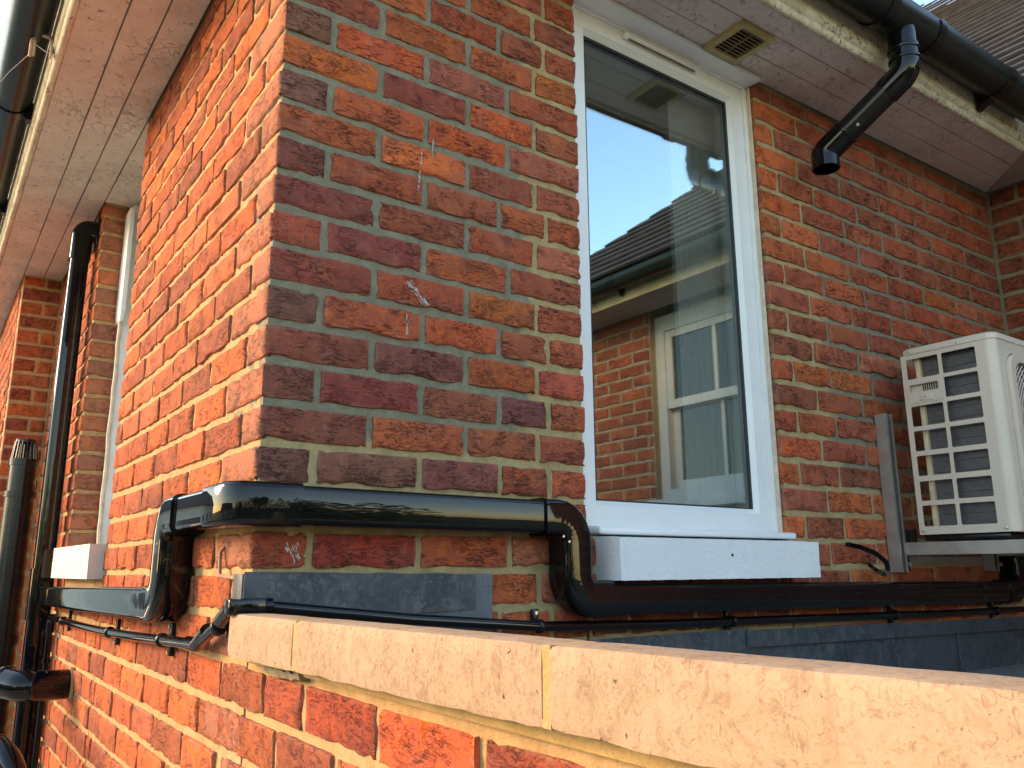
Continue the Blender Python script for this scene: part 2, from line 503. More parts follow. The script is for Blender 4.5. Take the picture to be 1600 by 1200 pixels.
M['felt'] = mat_concrete('roof_felt', (0.20, 0.20, 0.195), (0.26, 0.255, 0.245), (0.12, 0.12, 0.12), 1.0, 0.1, 0.9)
M['ac'] = mat_simple('warm_white_enamel', (0.62, 0.52, 0.42), 0.38, 0, 0.04, 6, 0.03)
M['ac_dark'] = mat_simple('dark_coil_fins', (0.10, 0.095, 0.10), 0.45, 0.3, 0.25, 60, 0.1)
M['coil_tube'] = mat_simple('coil_tube_metal', (0.15, 0.14, 0.135), 0.5, 0.3)
M['cream_strip'] = mat_simple('cream_foam_strip', (0.62, 0.47, 0.30), 0.6)
M['steel'] = mat_simple('galvanised_steel', (0.40, 0.36, 0.32), 0.42, 0.6, 0.2, 12, 0.1)
M['bolt'] = mat_simple('zinc_bolt', (0.6, 0.58, 0.55), 0.3, 0.9)
M['tile'] = mat_simple('dark_clay_tile', (0.042, 0.039, 0.040), 0.75, 0, 0.45, 14, 0.4)
M['roof'] = M['tile']
M['vent'] = mat_paint('yellowed_vent_plastic', (0.42, 0.33, 0.13), (0.58, 0.47, 0.22), (0.10, 0.07, 0.03), 0.8, 3.0)
M['ventslat'] = mat_paint('grimy_vent_slats', (0.16, 0.11, 0.06), (0.28, 0.2, 0.11), (0.05, 0.03, 0.02), 0.8, 4.0)
M['dark'] = mat_simple('dark_void', (0.012, 0.011, 0.010), 0.9)
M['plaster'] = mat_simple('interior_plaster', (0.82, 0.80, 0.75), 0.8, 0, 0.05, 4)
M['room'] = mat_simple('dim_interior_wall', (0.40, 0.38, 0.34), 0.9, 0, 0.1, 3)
M['grass'] = mat_simple('lawn', (0.06, 0.085, 0.03), 0.9, 0, 0.5, 5, 0.5)
M['leaf'] = mat_simple('hedge_leaf', (0.05, 0.09, 0.022), 0.6, 0, 0.5, 6, 0.2)
M['bark'] = mat_simple('bark', (0.09, 0.065, 0.045), 0.9, 0, 0.4, 20, 0.6)
M['render'] = mat_simple('pale_house_render', (0.62, 0.60, 0.55), 0.85, 0, 0.06, 3, 0.2)
M['greywall'] = mat_simple('grey_brick_wall', (0.16, 0.15, 0.145), 0.85, 0, 0.2, 3, 0.2)
M['splash'] = mat_splash()
M['mastic'] = mat_simple('pale_mastic', (0.62, 0.52, 0.40), 0.7, 0, 0.2, 30, 0.4)
M['wire'] = mat_simple('black_wire', (0.02, 0.02, 0.02), 0.5)
M['hook'] = mat_paint('flaking_painted_iron', (0.55, 0.42, 0.30), (0.65, 0.52, 0.40), (0.25, 0.12, 0.06), 0.5, 4.0)

# ------------------------------------------------------------------ bricks
def brick_mesh(L, H, D, seed, nx, ny, nz, rough=1.0):
    """front face on y=0 facing -y, centred on x and z; every vertex worn"""
    rr = random.Random(seed)
    off = Vector((rr.uniform(-50, 50), rr.uniform(-50, 50), rr.uniform(-50, 50)))
    idx = {}; V = []; F = []
    def vert(i, j, k):
        if (i, j, k) in idx: return idx[(i, j, k)]
        # denser rows next to the arrises
        def g(t, n):
            u = t / n
            return u + 0.09 * math.sin(2 * math.pi * u) * -1 * 0.9
        x = (g(i, nx) - 0.5) * L; y = g(j, ny) * D; z = (g(k, nz) - 0.5) * H
        p = Vector((x, y, z))
        ex = (i in (0, nx)) ; ey = (j in (0, ny)); ez = (k in (0, nz))
        e = ex + ey + ez
        n1 = noise.noise(p * 38 + off); n2 = noise.noise(p * 110 + off * 1.7)
        q = Vector(p)
        if e >= 2:                                  # arris: pull in, chip
            c = 0.0016 + 0.0022 * max(0, n1 + 0.2) + 0.0020 * max(0, n2)
            if rr.random() < 0.12: c += 0.0035
            if ex: q.x -= math.copysign(c * rough, x)
            if ey: q.y += (c if j == 0 else -c) * rough
            if ez: q.z -= math.copysign(c * rough, z)
        if ex: q.x += 0.0010 * n2 * rough
        if ey: q.y += (0.0022 * n1 + 0.0012 * n2) * rough
        if ez: q.z += (0.0012 * n1 + 0.0008 * n2) * rough
        idx[(i, j, k)] = len(V); V.append(tuple(q))
        return idx[(i, j, k)]
    for i in range(nx):
        for k in range(nz):
            F.append((vert(i,0,k), vert(i+1,0,k), vert(i+1,0,k+1), vert(i,0,k+1)))
    for i in range(nx):
        for j in range(ny):
            F.append((vert(i,j,0), vert(i,j+1,0), vert(i+1,j+1,0), vert(i+1,j,0)))
            F.append((vert(i,j,nz), vert(i+1,j,nz), vert(i+1,j+1,nz), vert(i,j+1,nz)))
    for j in range(ny):
        for k in range(nz):
            F.append((vert(0,j,k), vert(0,j,k+1), vert(0,j+1,k+1), vert(0,j+1,k)))
            F.append((vert(nx,j,k), vert(nx,j+1,k), vert(nx,j+1,k+1), vert(nx,j,k+1)))
    me = bpy.data.meshes.new('brick')
    me.from_pydata(V, [], F)
    me.shade_smooth()
    me.set_sharp_from_angle(angle=math.radians(55))
    me.materials.append(M['brick'])
    return me

BH = 0.064
STR = [brick_mesh(0.210, BH, 0.1, 100 + i, 12, 3, 5) for i in range(14)]      # stretchers
HED = [brick_mesh(0.100, BH, 0.1, 200 + i, 7, 4, 5) for i in range(10)]       # headers and closers
CNR = [brick_mesh(0.205, BH, 0.1, 300 + i, 12, 6, 5) for i in range(8)]       # stretcher seen on the arris too
CNL = [brick_mesh(0.100, BH, 0.21, 400 + i, 6, 12, 5) for i in range(8)]      # laid the other way round the arris
for me in CNR + CNL:                      # sun's orange painted into the end that faces the sunny side
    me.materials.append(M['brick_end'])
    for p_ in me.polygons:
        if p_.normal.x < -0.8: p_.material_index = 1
def variant(ms, m):
    out = []
    for me in ms:
        c = me.copy(); c.materials[0] = m; out.append(c)
    return out
STRP = variant(STR, M['brick_plain']); HEDP = variant(HED, M['brick_plain'])

PAL_F = [(0.52, 0.135, 0.055), (0.46, 0.115, 0.055), (0.46, 0.125, 0.06), (0.45, 0.13, 0.072), (0.41, 0.12, 0.065),
         (0.49, 0.16, 0.09), (0.42, 0.12, 0.06), (0.58, 0.165, 0.055), (0.36, 0.115, 0.065), (0.50, 0.13, 0.058)]
PAL_L = [(0.56, 0.14, 0.04), (0.50, 0.122, 0.038), (0.43, 0.11, 0.04), (0.50, 0.142, 0.055), (0.60, 0.155, 0.042), (0.38, 0.105, 0.045), (0.52, 0.128, 0.038), (0.34, 0.10, 0.048)]
PAL_W = [(0.34, 0.10, 0.045), (0.29, 0.08, 0.04), (0.26, 0.08, 0.045), (0.31, 0.095, 0.05)]  # wing bricks toned down, the wing's shade put into their colour
PAL_DK = [(0.24, 0.12, 0.08), (0.27, 0.12, 0.08), (0.25, 0.11, 0.08)]
PAL_OR = [(0.56, 0.16, 0.05), (0.52, 0.14, 0.045)]

def put_brick(parent, face, u0, u1, z0, z1, col=None, proud=0.0, pal=PAL_F, fixed=0.0, meshes=None, plain=False):
    """face 'F': plane y=fixed looking -y, u=x.   face 'L': plane x=fixed looking -x, u=y"""
    g = 0.0055
    L = abs(u1 - u0) - 2 * g
    H = (z1 - z0) - 2 * g
    if L < 0.015: return
    if meshes is None:
        meshes = (STRP if plain else STR) if L > 0.15 else (HEDP if plain else HED)
    me = R.choice(meshes)
    xs = [v.co.x for v in me.vertices]
    base = 0.210 if L > 0.15 else 0.100
    if me in CNR: base = 0.205
    o = bpy.data.objects.new('brick', me)
    COL.objects.link(o)
    o.parent = parent
    uc = (u0 + u1) / 2; zc = (z0 + z1) / 2 + R.uniform(-0.0015, 0.0015)
    dy = R.uniform(-0.0022, 0.0018) - proud
    if face == 'F':
        w = Vector((uc, fixed + dy, zc)); rz = 0
    else:
        w = Vector((fixed + dy, uc, zc)); rz = -math.pi / 2
    o.location = w - wloc(parent)
    o.rotation_euler = (R.uniform(-0.012, 0.012), R.uniform(-0.006, 0.006), rz + R.uniform(-0.008, 0.008))
    o.scale = (L / base, 1, H / BH)
    c = tuple(x * q for x, q in zip(col, (1.34, 1.16, 1.12))) if col and col not in PAL_DK else (col or R.choice(pal))
    k = R.uniform(0.86, 1.12)
    o.color = (min(1, c[0] * k), min(1, c[1] * k * R.uniform(0.80, 0.95)), min(1, c[2] * k * 0.85), 1)
    return o

def mortar_slab(name, mat, parent, face, fixed, u0, u1, z0, z1, depth, step=0.011, inset=0.0062, amp=0.0028, seed=0, edge=0.003, edge2=None):
    """mortar body: rough front just behind the brick faces, plain sides and back"""
    nu = max(2, int(abs(u1 - u0) / step)); nz = max(2, int((z1 - z0) / step))
    off = Vector((seed * 7.3, seed * 3.1, seed * 5.7))
    V = []; F = []
    u0 += edge; u1 -= (edge if edge2 is None else edge2)
    for k in range(nz + 1):
        for i in range(nu + 1):
            u = u0 + (u1 - u0) * i / nu; z = z0 + (z1 - z0) * k / nz
            p = Vector((u, 0.0, z))
            n_ = noise.noise(p * 28 + off) * 0.7 + noise.noise(p * 85 + off) * 0.6
            d = inset - amp * n_
            if i in (0, nu) or k in (0, nz): d = max(d, inset)
            V.append((u, fixed + d, z) if face == 'F' else (fixed + d, u, z))
    W = nu + 1
    for k in range(nz):
        for i in range(nu):
            F.append((k*W+i, k*W+i+1, (k+1)*W+i+1, (k+1)*W+i))
    ring = [i for i in range(W)] + [k*W + nu for k in range(1, nz + 1)] + [nz*W + i for i in range(nu - 1, -1, -1)] + [k*W for k in range(nz - 1, 0, -1)]
    b0 = len(V)
    for r_ in ring:
        x, y, z = V[r_]
        V.append((x, fixed + depth, z) if face == 'F' else (fixed + depth, y, z))
    m = len(ring)
    for i in range(m):
        a, b = ring[i], ring[(i+1) % m]
        F.append((a, b0 + i, b0 + (i+1) % m, b))
    F.append(tuple(b0 + i for i in range(m)))
    b = MB(); b.v = V; b.f = F
    return b.build(name, mat, parent, smooth=True, angle=60)

J = lambda k: (12 - k) * 0.075          # bed joint heights, as numbered down from the eaves
XW0, XW1, XR = 0.765, 1.475, 2.98        # window opening and the inner corner with the wing
SOF = 1.257                              # underside of the eaves

def rowsplit(breaks, lo, hi):
    b = [lo] + [x for x in breaks if lo + 0.03 < x < hi - 0.03] + [hi]
    return list(zip(b[:-1], b[1:]))

# ---- front wall
fw = thing('front_wall', (1.5, 0.1, -0.6), 'red brick front wall with grey mortar on both sides of the tall white window', 'wall')
fm = mortar_slab('mortar', M['mortar_f'], fw, 'F', 0, 0.002, XW0, -0.62, SOF + 0.06, 0.2, seed=1, edge=0.0045, edge2=0.011)
fm2 = mortar_slab('mortar', M['mortar_f'], fw, 'F', 0, XW1, XR + 0.02, -0.62, SOF + 0.10, 0.2, seed=2, edge=0.011, edge2=0.0)
fm3 = mortar_slab('mortar', M['mortar_f'], fw, 'F', 0, XW0 - 0.003, XW1 + 0.003, -0.62, -0.15, 0.2, seed=3, edge=0)
special = {(1, 0): PAL_OR[0], (2, 0): PAL_DK[0], (0, 0): PAL_DK[1], (0, 1): (0.46, 0.115, 0.045), (8, 0): PAL_DK[0], (12, 0): PAL_DK[0], (12, 1): PAL_DK[1],
           (12, 2): (0.22, 0.09, 0.075), (1, 1): (0.27, 0.075, 0.06), (1, 2): (0.46, 0.115, 0.045), (0, 2): (0.34, 0.12, 0.09), (3, 1): (0.55, 0.16, 0.06),
           (4, 0): (0.22, 0.085, 0.065), (5, 0): (0.22, 0.08, 0.06), (6, 0): (0.36, 0.10, 0.055), (7, 0): (0.24, 0.08, 0.05), (6, 1): (0.26, 0.085, 0.07),
           (10, 0): (0.19, 0.08, 0.06), (10, 1): (0.25, 0.075, 0.06), (11, 0): (0.21, 0.085, 0.06), (9, 0): (0.25, 0.09, 0.06), (9, 1): (0.22, 0.085, 0.075),
           (9, 3): (0.46, 0.13, 0.075), (9, 2): (0.40, 0.115, 0.05), (2, 2): (0.46, 0.12, 0.045), (10, 3): (0.21, 0.085, 0.085), (14, 1): (0.27, 0.06, 0.04), (8, 2): (0.46, 0.125, 0.05)}
for k in range(-5, 20):
    z0, z1 = J(k + 1), J(k)
    z1 = min(z1, SOF - 0.002) if k == -5 else z1
    if z1 - z0 < 0.03: continue
    A = (k % 2 == 1)
    seg = rowsplit([0.2155, 0.434, 0.622], 0, XW0) if A else rowsplit([0.106, 0.327, 0.545, 0.662 if k in (0, 2, 4, 6, 8, 10, 12, -2, -4) else 0.70], 0, XW0)
    if not A:
        seg = rowsplit([0.106, 0.327, 0.545], 0, XW0)
        if R.random() < 0.5: seg = rowsplit([0.106, 0.327, 0.52, 0.655], 0, XW0)
    for i, (a, b) in enumerate(seg):
        col = special.get((k, i))
        if i == 0:
            # arris bricks: A rows lie along the front, B rows along the side
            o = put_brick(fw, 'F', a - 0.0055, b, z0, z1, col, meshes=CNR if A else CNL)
            o.rotation_euler[2] = 0
        else:
            put_brick(fw, 'F', a, b, z0, z1, col)
    # right of the window
    if A: br = [1.566, 1.758] + [1.988 + 0.2435 * j for j in range(5)]
    else: br = [1.681] + [1.681 + 0.229 * j for j in range(1, 7)]
    for i, (a, b) in enumerate(rowsplit([x + R.uniform(-0.006, 0.006) for x in br], XW1, XR)):
        rise = 0.012 * ((a + b) / 2 - XW1)
        col = None
        if k == 1 and i == 1: col = (0.60, 0.20, 0.07)
        if i == 0 and R.random() < 0.35: col = (0.50, 0.14, 0.05)
        put_brick(fw, 'F', a, b, z0 + rise, z1 + rise, col)
    # below the sill
    if z1 <= -0.149:
        br = [0.77 + 0.222 * j for j in range(1, 4)] if A else [0.88 + 0.222 * j for j in range(3)]
        for a, b in rowsplit(br, XW0, XW1):
            put_brick(fw, 'F', a, b, z0, z1)
# paint splashes and drips on the front wall
def splash(pts, th, name='paint_splash', parent=fw):
    b = MB()
    n = len(pts)
    for (x, z, w), (x2, z2, w2) in zip(pts[:-1], pts[1:]):
        d = Vector((x2 - x, 0, z2 - z)).normalized(); s_ = Vector((-d.z, 0, d.x))
        b.add([Vector((x, -th, z)) - s_*w, Vector((x, -th, z)) + s_*w, Vector((x2, -th, z2)) + s_*w2, Vector((x2, -th, z2)) - s_*w2,
               Vector((x, 0.002, z)) - s_*w, Vector((x, 0.002, z)) + s_*w, Vector((x2, 0.002, z2)) + s_*w2, Vector((x2, 0.002, z2)) - s_*w2],
              [(0,1,2,3),(0,4,5,1),(1,5,6,2),(2,6,7,3),(3,7,4,0),(4,7,6,5)])
    return b.build(name, M['splash'], parent)
def blobs(pts, th, n, spread, seed):
    rr = random.Random(seed); b = MB()
    for i in range(n):
        t_ = rr.random(); k = min(len(pts) - 2, int(t_ * (len(pts) - 1))); f = t_ * (len(pts) - 1) - k
        x = pts[k][0] * (1 - f) + pts[k+1][0] * f + rr.gauss(0, spread); z = pts[k][1] * (1 - f) + pts[k+1][1] * f + rr.gauss(0, spread)
        r_ = rr.uniform(0.0004, 0.0022); m_ = 8
        ux, uz = pts[k+1][0] - pts[k][0], pts[k+1][1] - pts[k][1]; ul = math.hypot(ux, uz); ux /= ul; uz /= ul
        ring = []
        for q in range(m_):
            ca = r_ * rr.uniform(1.0, 3.2) * math.cos(2*math.pi*q/m_); sa = r_ * rr.uniform(.3, .9) * math.sin(2*math.pi*q/m_)
            ring.append((x + ux * ca - uz * sa, -th, z + uz * ca + ux * sa))
        b.add(ring + [(p[0], 0.003, p[2]) for p in ring], [tuple(range(m_))] + [(q, (q+1) % m_, m_ + (q+1) % m_, m_ + q) for q in range(m_)])
    return b.build('paint_splash', M['splash'], fw)
blobs([(0.290, 0.353), (0.304, 0.341), (0.318, 0.327), (0.332, 0.313)], 0.0026, 60, 0.0034, 1)
blobs([(0.343, 0.692), (0.3435, 0.672), (0.341, 0.648)], 0.0030, 26, 0.0006, 2)
blobs([(0.316, 0.66), (0.312, 0.61), (0.307, 0.56)], 0.0026, 20, 0.0004, 3)
blobs([(0.288, 0.28), (0.289, 0.262), (0.288, 0.246)], 0.0030, 22, 0.0008, 4)
blobs([(0.07, -0.175), (0.085, -0.205)], 0.0026, 30, 0.006, 6)

# ---- side wall (near pier, left of the corner)
YE0, YE1 = 1.345, 2.09                   # window opening in the side wall
sw = thing('side_wall', (0.1, 0.7, -3.2), 'sunlit orange-red brick side wall running left from the house corner', 'wall')
mortar_slab('mortar', M['mortar_l'], sw, 'L', 0, -0.002, YE0, -1.35, SOF + 0.06, 0.2, seed=4, edge=0.016, edge2=0.011)
lo_A = [0.129, 0.350, 0.583, 0.804, 1.039, 1.275]
lo_B = [0.021, 0.25, 0.471, 0.705, 0.947, 1.173]
for k in range(-5, 30):
    z0, z1 = J(k + 1), J(k)
    z1 = min(z1, SOF - 0.002) if k == -5 else z1
    if z1 - z0 < 0.03: continue
    A = (k % 2 == 1)
    if k < 17:
        # A rows: the front's stretcher shows its end here, so start behind it
        br = [0.118 + 0.2265 * j for j in range(1, 6)] if A else [0.235 + 0.2235 * j for j in range(1, 6)]
        lo = 0.108 if A else 0.222
        for a, b in rowsplit([x + R.uniform(-0.006, 0.006) for x in br], lo, YE0):
            put_brick(sw, 'L', a, b, z0, z1, pal=PAL_L)
    else:
        br = lo_A if A else lo_B
        for a, b in rowsplit([x + R.uniform(-0.005, 0.005) for x in br], 0.02 if k > 19 or not A else 0.129, YE0):
            put_brick(sw, 'L', a, b, z0, z1, pal=PAL_L, plain=True)
mb = MB(); mb.box(0.003, 0.2, YE0 - 0.02, YE0 + 0.0, -3.2, -1.35); mb.box(0.003, 0.2, -0.003, YE0 - 0.02, -3.2, -1.355)
mb.build('plinth', M['mortar_l'], sw)

# ---- side wall beyond its window
sf = thing('side_wall', (0.1, 2.6, -3.2), 'shaded brick side wall and window reveal beyond the corner, beside the black trunking', 'wall')
YP = 3.25
mortar_slab('mortar', M['mortar_l'], sf, 'L', 0, YE1, YP + 0.02, -1.35, SOF + 0.06, 0.2, seed=5, edge=0.011, edge2=0.0)
mortar_slab('mortar', M['mortar_l'], sf, 'L', 0, YE0, YE1, -1.35, -0.245, 0.2, seed=6, edge=0.0)
for k in range(-5, 30):
    z0, z1 = J(k + 1), J(k)
    z1 = min(z1, SOF - 0.002) if k == -5 else z1
    if z1 - z0 < 0.03: continue
    A = (k % 2 == 1)
    if z1 > -0.24:
        br = [YE1 + 0.105 + 0.225 * j for j in range(6)] if A else [YE1 + 0.215 + 0.225 * j for j in range(6)]
        for a, b in rowsplit(br, YE1, YP):
            put_brick(sf, 'L', a, b, z0, z1, pal=PAL_L)
    else:
        br = [1.51 + 0.228 * j for j in range(8)] if A else [1.405 + 0.228 * j for j in range(8)]
        for a, b in rowsplit([x + R.uniform(-0.005, 0.005) for x in br], YE0, YP):
            put_brick(sf, 'L', a, b, z0, z1, pal=PAL_L, plain=True)
mb = MB(); mb.box(0.003, 0.2, YE0 + 0.001, YP, -3.2, -1.355)
mb.build('plinth', M['mortar_l'], sf)

# ---- projecting pier farther along
pw = thing('projecting_pier', (-0.09, 3.6, -3.2), 'brick pier standing forward of the side wall at the far left', 'wall')
PX = -0.18
mortar_slab('mortar', M['mortar_l'], pw, 'F', YP, PX + 0.002, 0.012, -3.2, SOF + 0.05, 0.06, seed=7, edge=0.004, step=0.02)
mortar_slab('mortar', M['mortar_l'], pw, 'L', PX, YP + 0.003, YP + 2.6, -3.2, SOF + 0.05, 0.2, seed=8, edge=0.002, step=0.03)
for k in range(-5, 32):
    z0, z1 = J(k + 1), J(k)
    z1 = min(z1, SOF - 0.002) if k == -5 else z1
    if z1 - z0 < 0.03: continue
    A = (k % 2 == 1)
    for i, (a, b) in enumerate(rowsplit([PX + 0.105] if A else [], PX, -0.001)):
        put_brick(pw, 'F', a, b, z0, z1, fixed=YP, pal=PAL_L, meshes=(HED if A else STR))
    if k < 14:
        for a, b in rowsplit([YP + 0.215 + 0.225 * j if A else YP + 0.105 + 0.225 * j for j in range(10)], YP + 0.1, YP + 1.2):
            put_brick(pw, 'L', a, b, z0, z1, fixed=PX, pal=PAL_L)

# ---- parapet wall and its coping
pp = thing('parapet_wall', (0.1, -1.0, -3.2), 'brick parapet wall topped with pale concrete coping stones in the foreground', 'wall')
mortar_slab('mortar', M['mortar_l'], pp, 'L', 0, -2.4, -0.003, -1.0, -0.365, 0.2, seed=9, edge=0.0)
r1 = [-0.098, -0.258, -0.487, -0.711, -0.935, -1.16, -1.385, -1.61, -1.835, -2.06, -2.285]
r2 = [0.021, -0.155, -0.368, -0.59, -0.815, -1.04, -1.265, -1.49, -1.715, -1.94, -2.165]
pcol = {(17, 3): (0.44, 0.095, 0.035), (17, 4): (0.24, 0.06, 0.035), (17, 5): (0.46, 0.12, 0.035)}
for k in range(17, 25):
    z0, z1 = J(k + 1), J(k)
    A = (k % 2 == 1)
    br = [x for x in (r1 if A else r2)]
    lst = sorted([0.129 if k == 17 else 0.02] + [x for x in br if x < 0.0] + [-2.4], reverse=True)
    for i, (b, a) in enumerate(zip(lst[:-1], lst[1:])):
        col = {(17, 3): (0.48, 0.11, 0.04), (17, 4): (0.25, 0.065, 0.04), (17, 5): (0.48, 0.12, 0.04), (17, 1): (0.30, 0.08, 0.04), (17, 2): (0.33, 0.075, 0.035)}.get((k, i))
        put_brick(pp, 'L', a, b, z0, z1, col, pal=PAL_L, plain=True)
mb = MB(); mb.box(0.003, 0.2, -2.4, -0.003, -3.2, -1.005); mb.build('plinth', M['mortar_l'], pp)

def coping_stone(y0, y1):
    b = MB()
    n = 18
    ny = max(3, int((y0 - y1) / 0.02))
    # section in x,z (front lip rounded, top falling to the front)
    sec = [(-0.034, 0.0), (-0.036, 0.01), (-0.0355, 0.05), (-0.035, 0.0635), (-0.0325, 0.0668), (-0.026, 0.0678), (0.012, 0.0678), (0.028, 0.0662), (0.10, 0.046), (0.135, 0.038), (0.138, 0.036), (0.138, 0.0)]
    rings = []
    for i in range(ny + 1):
        y = y0 + (y1 - y0) * i / ny
        end = i in (0, ny)
        zb = -0.3595 + 0.011 * (-y) / 1.2
        ring = []
        for x, z in sec:
            p = Vector((x, y, z + zb))
            w = noise.noise(p * 22) * 0.0006 + noise.noise(p * 140) * 0.0007
            sx = 0.0012 if end else 0.0
            lowchip = 0.004 * max(0, noise.noise(Vector((y * 30, 1.7, 0)))) if z < 0.005 else 0
            ring.append((x + w + (sx if x < 0 else -sx), y, z + zb + w * 0.7 + lowchip - (sx if z > 0.05 else 0)))
        rings.append(ring)
    m = len(sec)
    V = [v for r_ in rings for v in r_]
    F = [(i*m+j, i*m+(j+1) % m, (i+1)*m+(j+1) % m, (i+1)*m+j) for i in range(ny) for j in range(m)]
    F += [tuple(range(m)), tuple(ny*m + j for j in range(m))]
    b.add(V, F)
    return b.build('coping_stone', M['coping'], pp, angle=40)
coping_stone(-0.018, -0.2975)
coping_stone(-0.3085, -0.858)
coping_stone(-0.869, -1.45)
coping_stone(-1.461, -2.05)
for y in (-0.303, -0.8635, -1.4555):
    zb = -0.3595 + 0.011 * (-y) / 1.2
    mb = MB(); mb.box(-0.0335, 0.02, y - 0.0054, y + 0.0054, zb + 0.001, zb + 0.0668)
    mb.build('joint_mortar', M['coping_joint'], pp)
mb = MB(); mb.box(-0.006, 0.15, -2.05, -0.03, -0.3685, -0.3575); mb.build('coping_bed', M['coping_joint'], pp)

# ---- wing wall on the right
YWE = -3.0
ww = thing('wing_wall', (XR + 0.1, -1.0, -0.6), 'brick wall of the wing meeting the front wall at the far right', 'wall')
SW_Y0, SW_Y1, SW_Z0, SW_Z1 = -1.86, -0.98, 0.16, 1.21       # its sash window
mortar_slab('mortar', M['mortar_w'], ww, 'L', XR, SW_Y1, 0.02, -0.62, SOF + 0.10, 0.2, seed=10, edge=0.0, step=0.02)
mortar_slab('mortar', M['mortar_w'], ww, 'L', XR, YWE, SW_Y0, -0.62, SOF + 0.10, 0.2, seed=11, edge=0.0, step=0.02)
mortar_slab('mortar', M['mortar_w'], ww, 'L', XR, SW_Y0, SW_Y1, -0.62, SW_Z0 - 0.06, 0.2, seed=12, edge=0.0, step=0.02)
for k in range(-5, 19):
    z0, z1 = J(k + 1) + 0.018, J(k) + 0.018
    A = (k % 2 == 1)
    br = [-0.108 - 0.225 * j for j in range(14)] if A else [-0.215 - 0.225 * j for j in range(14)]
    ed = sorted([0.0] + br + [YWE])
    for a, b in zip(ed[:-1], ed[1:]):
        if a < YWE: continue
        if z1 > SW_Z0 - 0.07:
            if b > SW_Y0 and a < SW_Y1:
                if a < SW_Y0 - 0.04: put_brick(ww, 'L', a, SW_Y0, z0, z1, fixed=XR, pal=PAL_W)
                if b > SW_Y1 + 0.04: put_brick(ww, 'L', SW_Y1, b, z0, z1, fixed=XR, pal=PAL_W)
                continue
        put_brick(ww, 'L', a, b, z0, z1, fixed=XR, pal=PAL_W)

# the wing's sash window (seen in the reflection)
sh = thing('sash_window', (XR + 0.1, (SW_Y0 + SW_Y1) / 2, SW_Z0), 'white sash window of the wing, mirrored in the tall window', 'window')
def ymap(x): return lambda a, b, d: (x + d, a, b)
holed_panel('frame', [(SW_Y0, SW_Z0), (SW_Y1, SW_Z0), (SW_Y1, SOF), (SW_Y0, SOF)], [[(SW_Y0+.07, SW_Z0+.06), (SW_Y1-.07, SW_Z0+.06), (SW_Y1-.07, SW_Z1-.05), (SW_Y0+.07, SW_Z1-.05)]], ymap(XR + 0.05), 0.1, M['shaded_white'], sh)
zm = 0.69
for (za, zb_, xo) in ((zm, SW_Z1 - 0.05, 0.06), (SW_Z0 + 0.06, zm + 0.04, 0.10)):
    y0, y1 = SW_Y0 + 0.07, SW_Y1 - 0.07
    ym = (y0 + y1) / 2
    s_ = holed_panel('sash', [(y0, za), (y1, za), (y1, zb_), (y0, zb_)], [[(y0+.05, za+.05), (ym-.012, za+.05), (ym-.012, zb_-.045), (y0+.05, zb_-.045)], [(ym+.012, za+.05), (y1-.05, za+.05), (y1-.05, zb_-.045), (ym+.012, zb_-.045)]], ymap(XR + xo), 0.035, M['shaded_white'], sh)
    mb = MB(); mb.box(XR + xo + 0.012, XR + xo + 0.018, y0 + 0.045, y1 - 0.045, za + 0.045, zb_ - 0.04)
    mb.build('pane', M['pane_dim'], s_)
mb = MB(); mb.box(XR - 0.05, XR + 0.12, SW_Y0 - 0.03, SW_Y1 + 0.03, SW_Z0 - 0.06, SW_Z0 - 0.002); mb.build('sill', M['shaded_white'], sh, 0.006)
mb = MB(); mb.box(XR + 0.21, XR + 0.25, SW_Y0 - 0.2, SW_Y1 + 0.2, SW_Z0 - 0.3, SOF + 0.1); mb.build('blind', M['room'], sh)

# ------------------------------------------------------------------ eaves
def ze(x): return SOF + max(0.0, x - 1.3) * 0.02

# side eaves : boards run along y
se = thing('side_eaves', (-0.15, 1.5, SOF), 'weathered boarded soffit and peeling cream fascia above the side wall', 'eaves')
for x0, x1 in ((-0.086, -0.004), (-0.1745, -0.0895), (-0.288, -0.178)):
    mb = MB()
    ny = 60
    V = []; F = []
    for i in range(ny + 1):
        y = -0.20 + 5.6 * i / ny
        w = noise.noise(Vector((x0 * 40, y * 3, 0))) * 0.0012
        wz = noise.noise(Vector((x0 * 13, y * 1.7, 3))) * 0.0012
        V += [(x0 + w, y, SOF + wz), (x1 + w, y, SOF + wz), (x1 + w, y, SOF + 0.018), (x0 + w, y, SOF + 0.018)]
    for i in range(ny):
        for j in range(4):
            F.append((i*4+j, i*4+(j+1) % 4, (i+1)*4+(j+1) % 4, (i+1)*4+j))
    F += [(0, 1, 2, 3), tuple(ny*4 + j for j in range(4))]
    mb.add(V, F)
    mb.build('soffit_board', M['soffit'], se, 0.002, 1)
# soffit over the side window recess
mb = MB(); mb.box(0.0, 0.2, YE0 - 0.004, YE1 + 0.004, SOF + 0.0005, SOF + 0.018); mb.build('soffit_board', M['soffit'], se)
# fascia with moulded lower edge
fas = [(-0.288, 0.0), (-0.290, -0.006), (-0.299, -0.0085), (-0.307, -0.004), (-0.3095, 0.006), (-0.307, 0.014), (-0.314, 0.018), (-0.3175, 0.026), (-0.3175, 0.135), (-0.296, 0.135), (-0.296, 0.02)]
mb = MB()
V = []; F = []
ny = 140
for i in range(ny + 1):
    y = -0.20 + 5.6 * i / ny
    for x, z in fas:
        p = Vector((x * 3, y, z * 3))
        V.append((x + noise.noise(p * 22) * 0.0012, y, SOF + z + noise.noise(p * 17 + Vector((9, 0, 0))) * 0.001))
m = len(fas)
F = [(i*m+j, i*m+(j+1) % m, (i+1)*m+(j+1) % m, (i+1)*m+j) for i in range(ny) for j in range(m)]
mb.add(V, F)
mb.build('fascia', M['fascia'], se, angle=50)

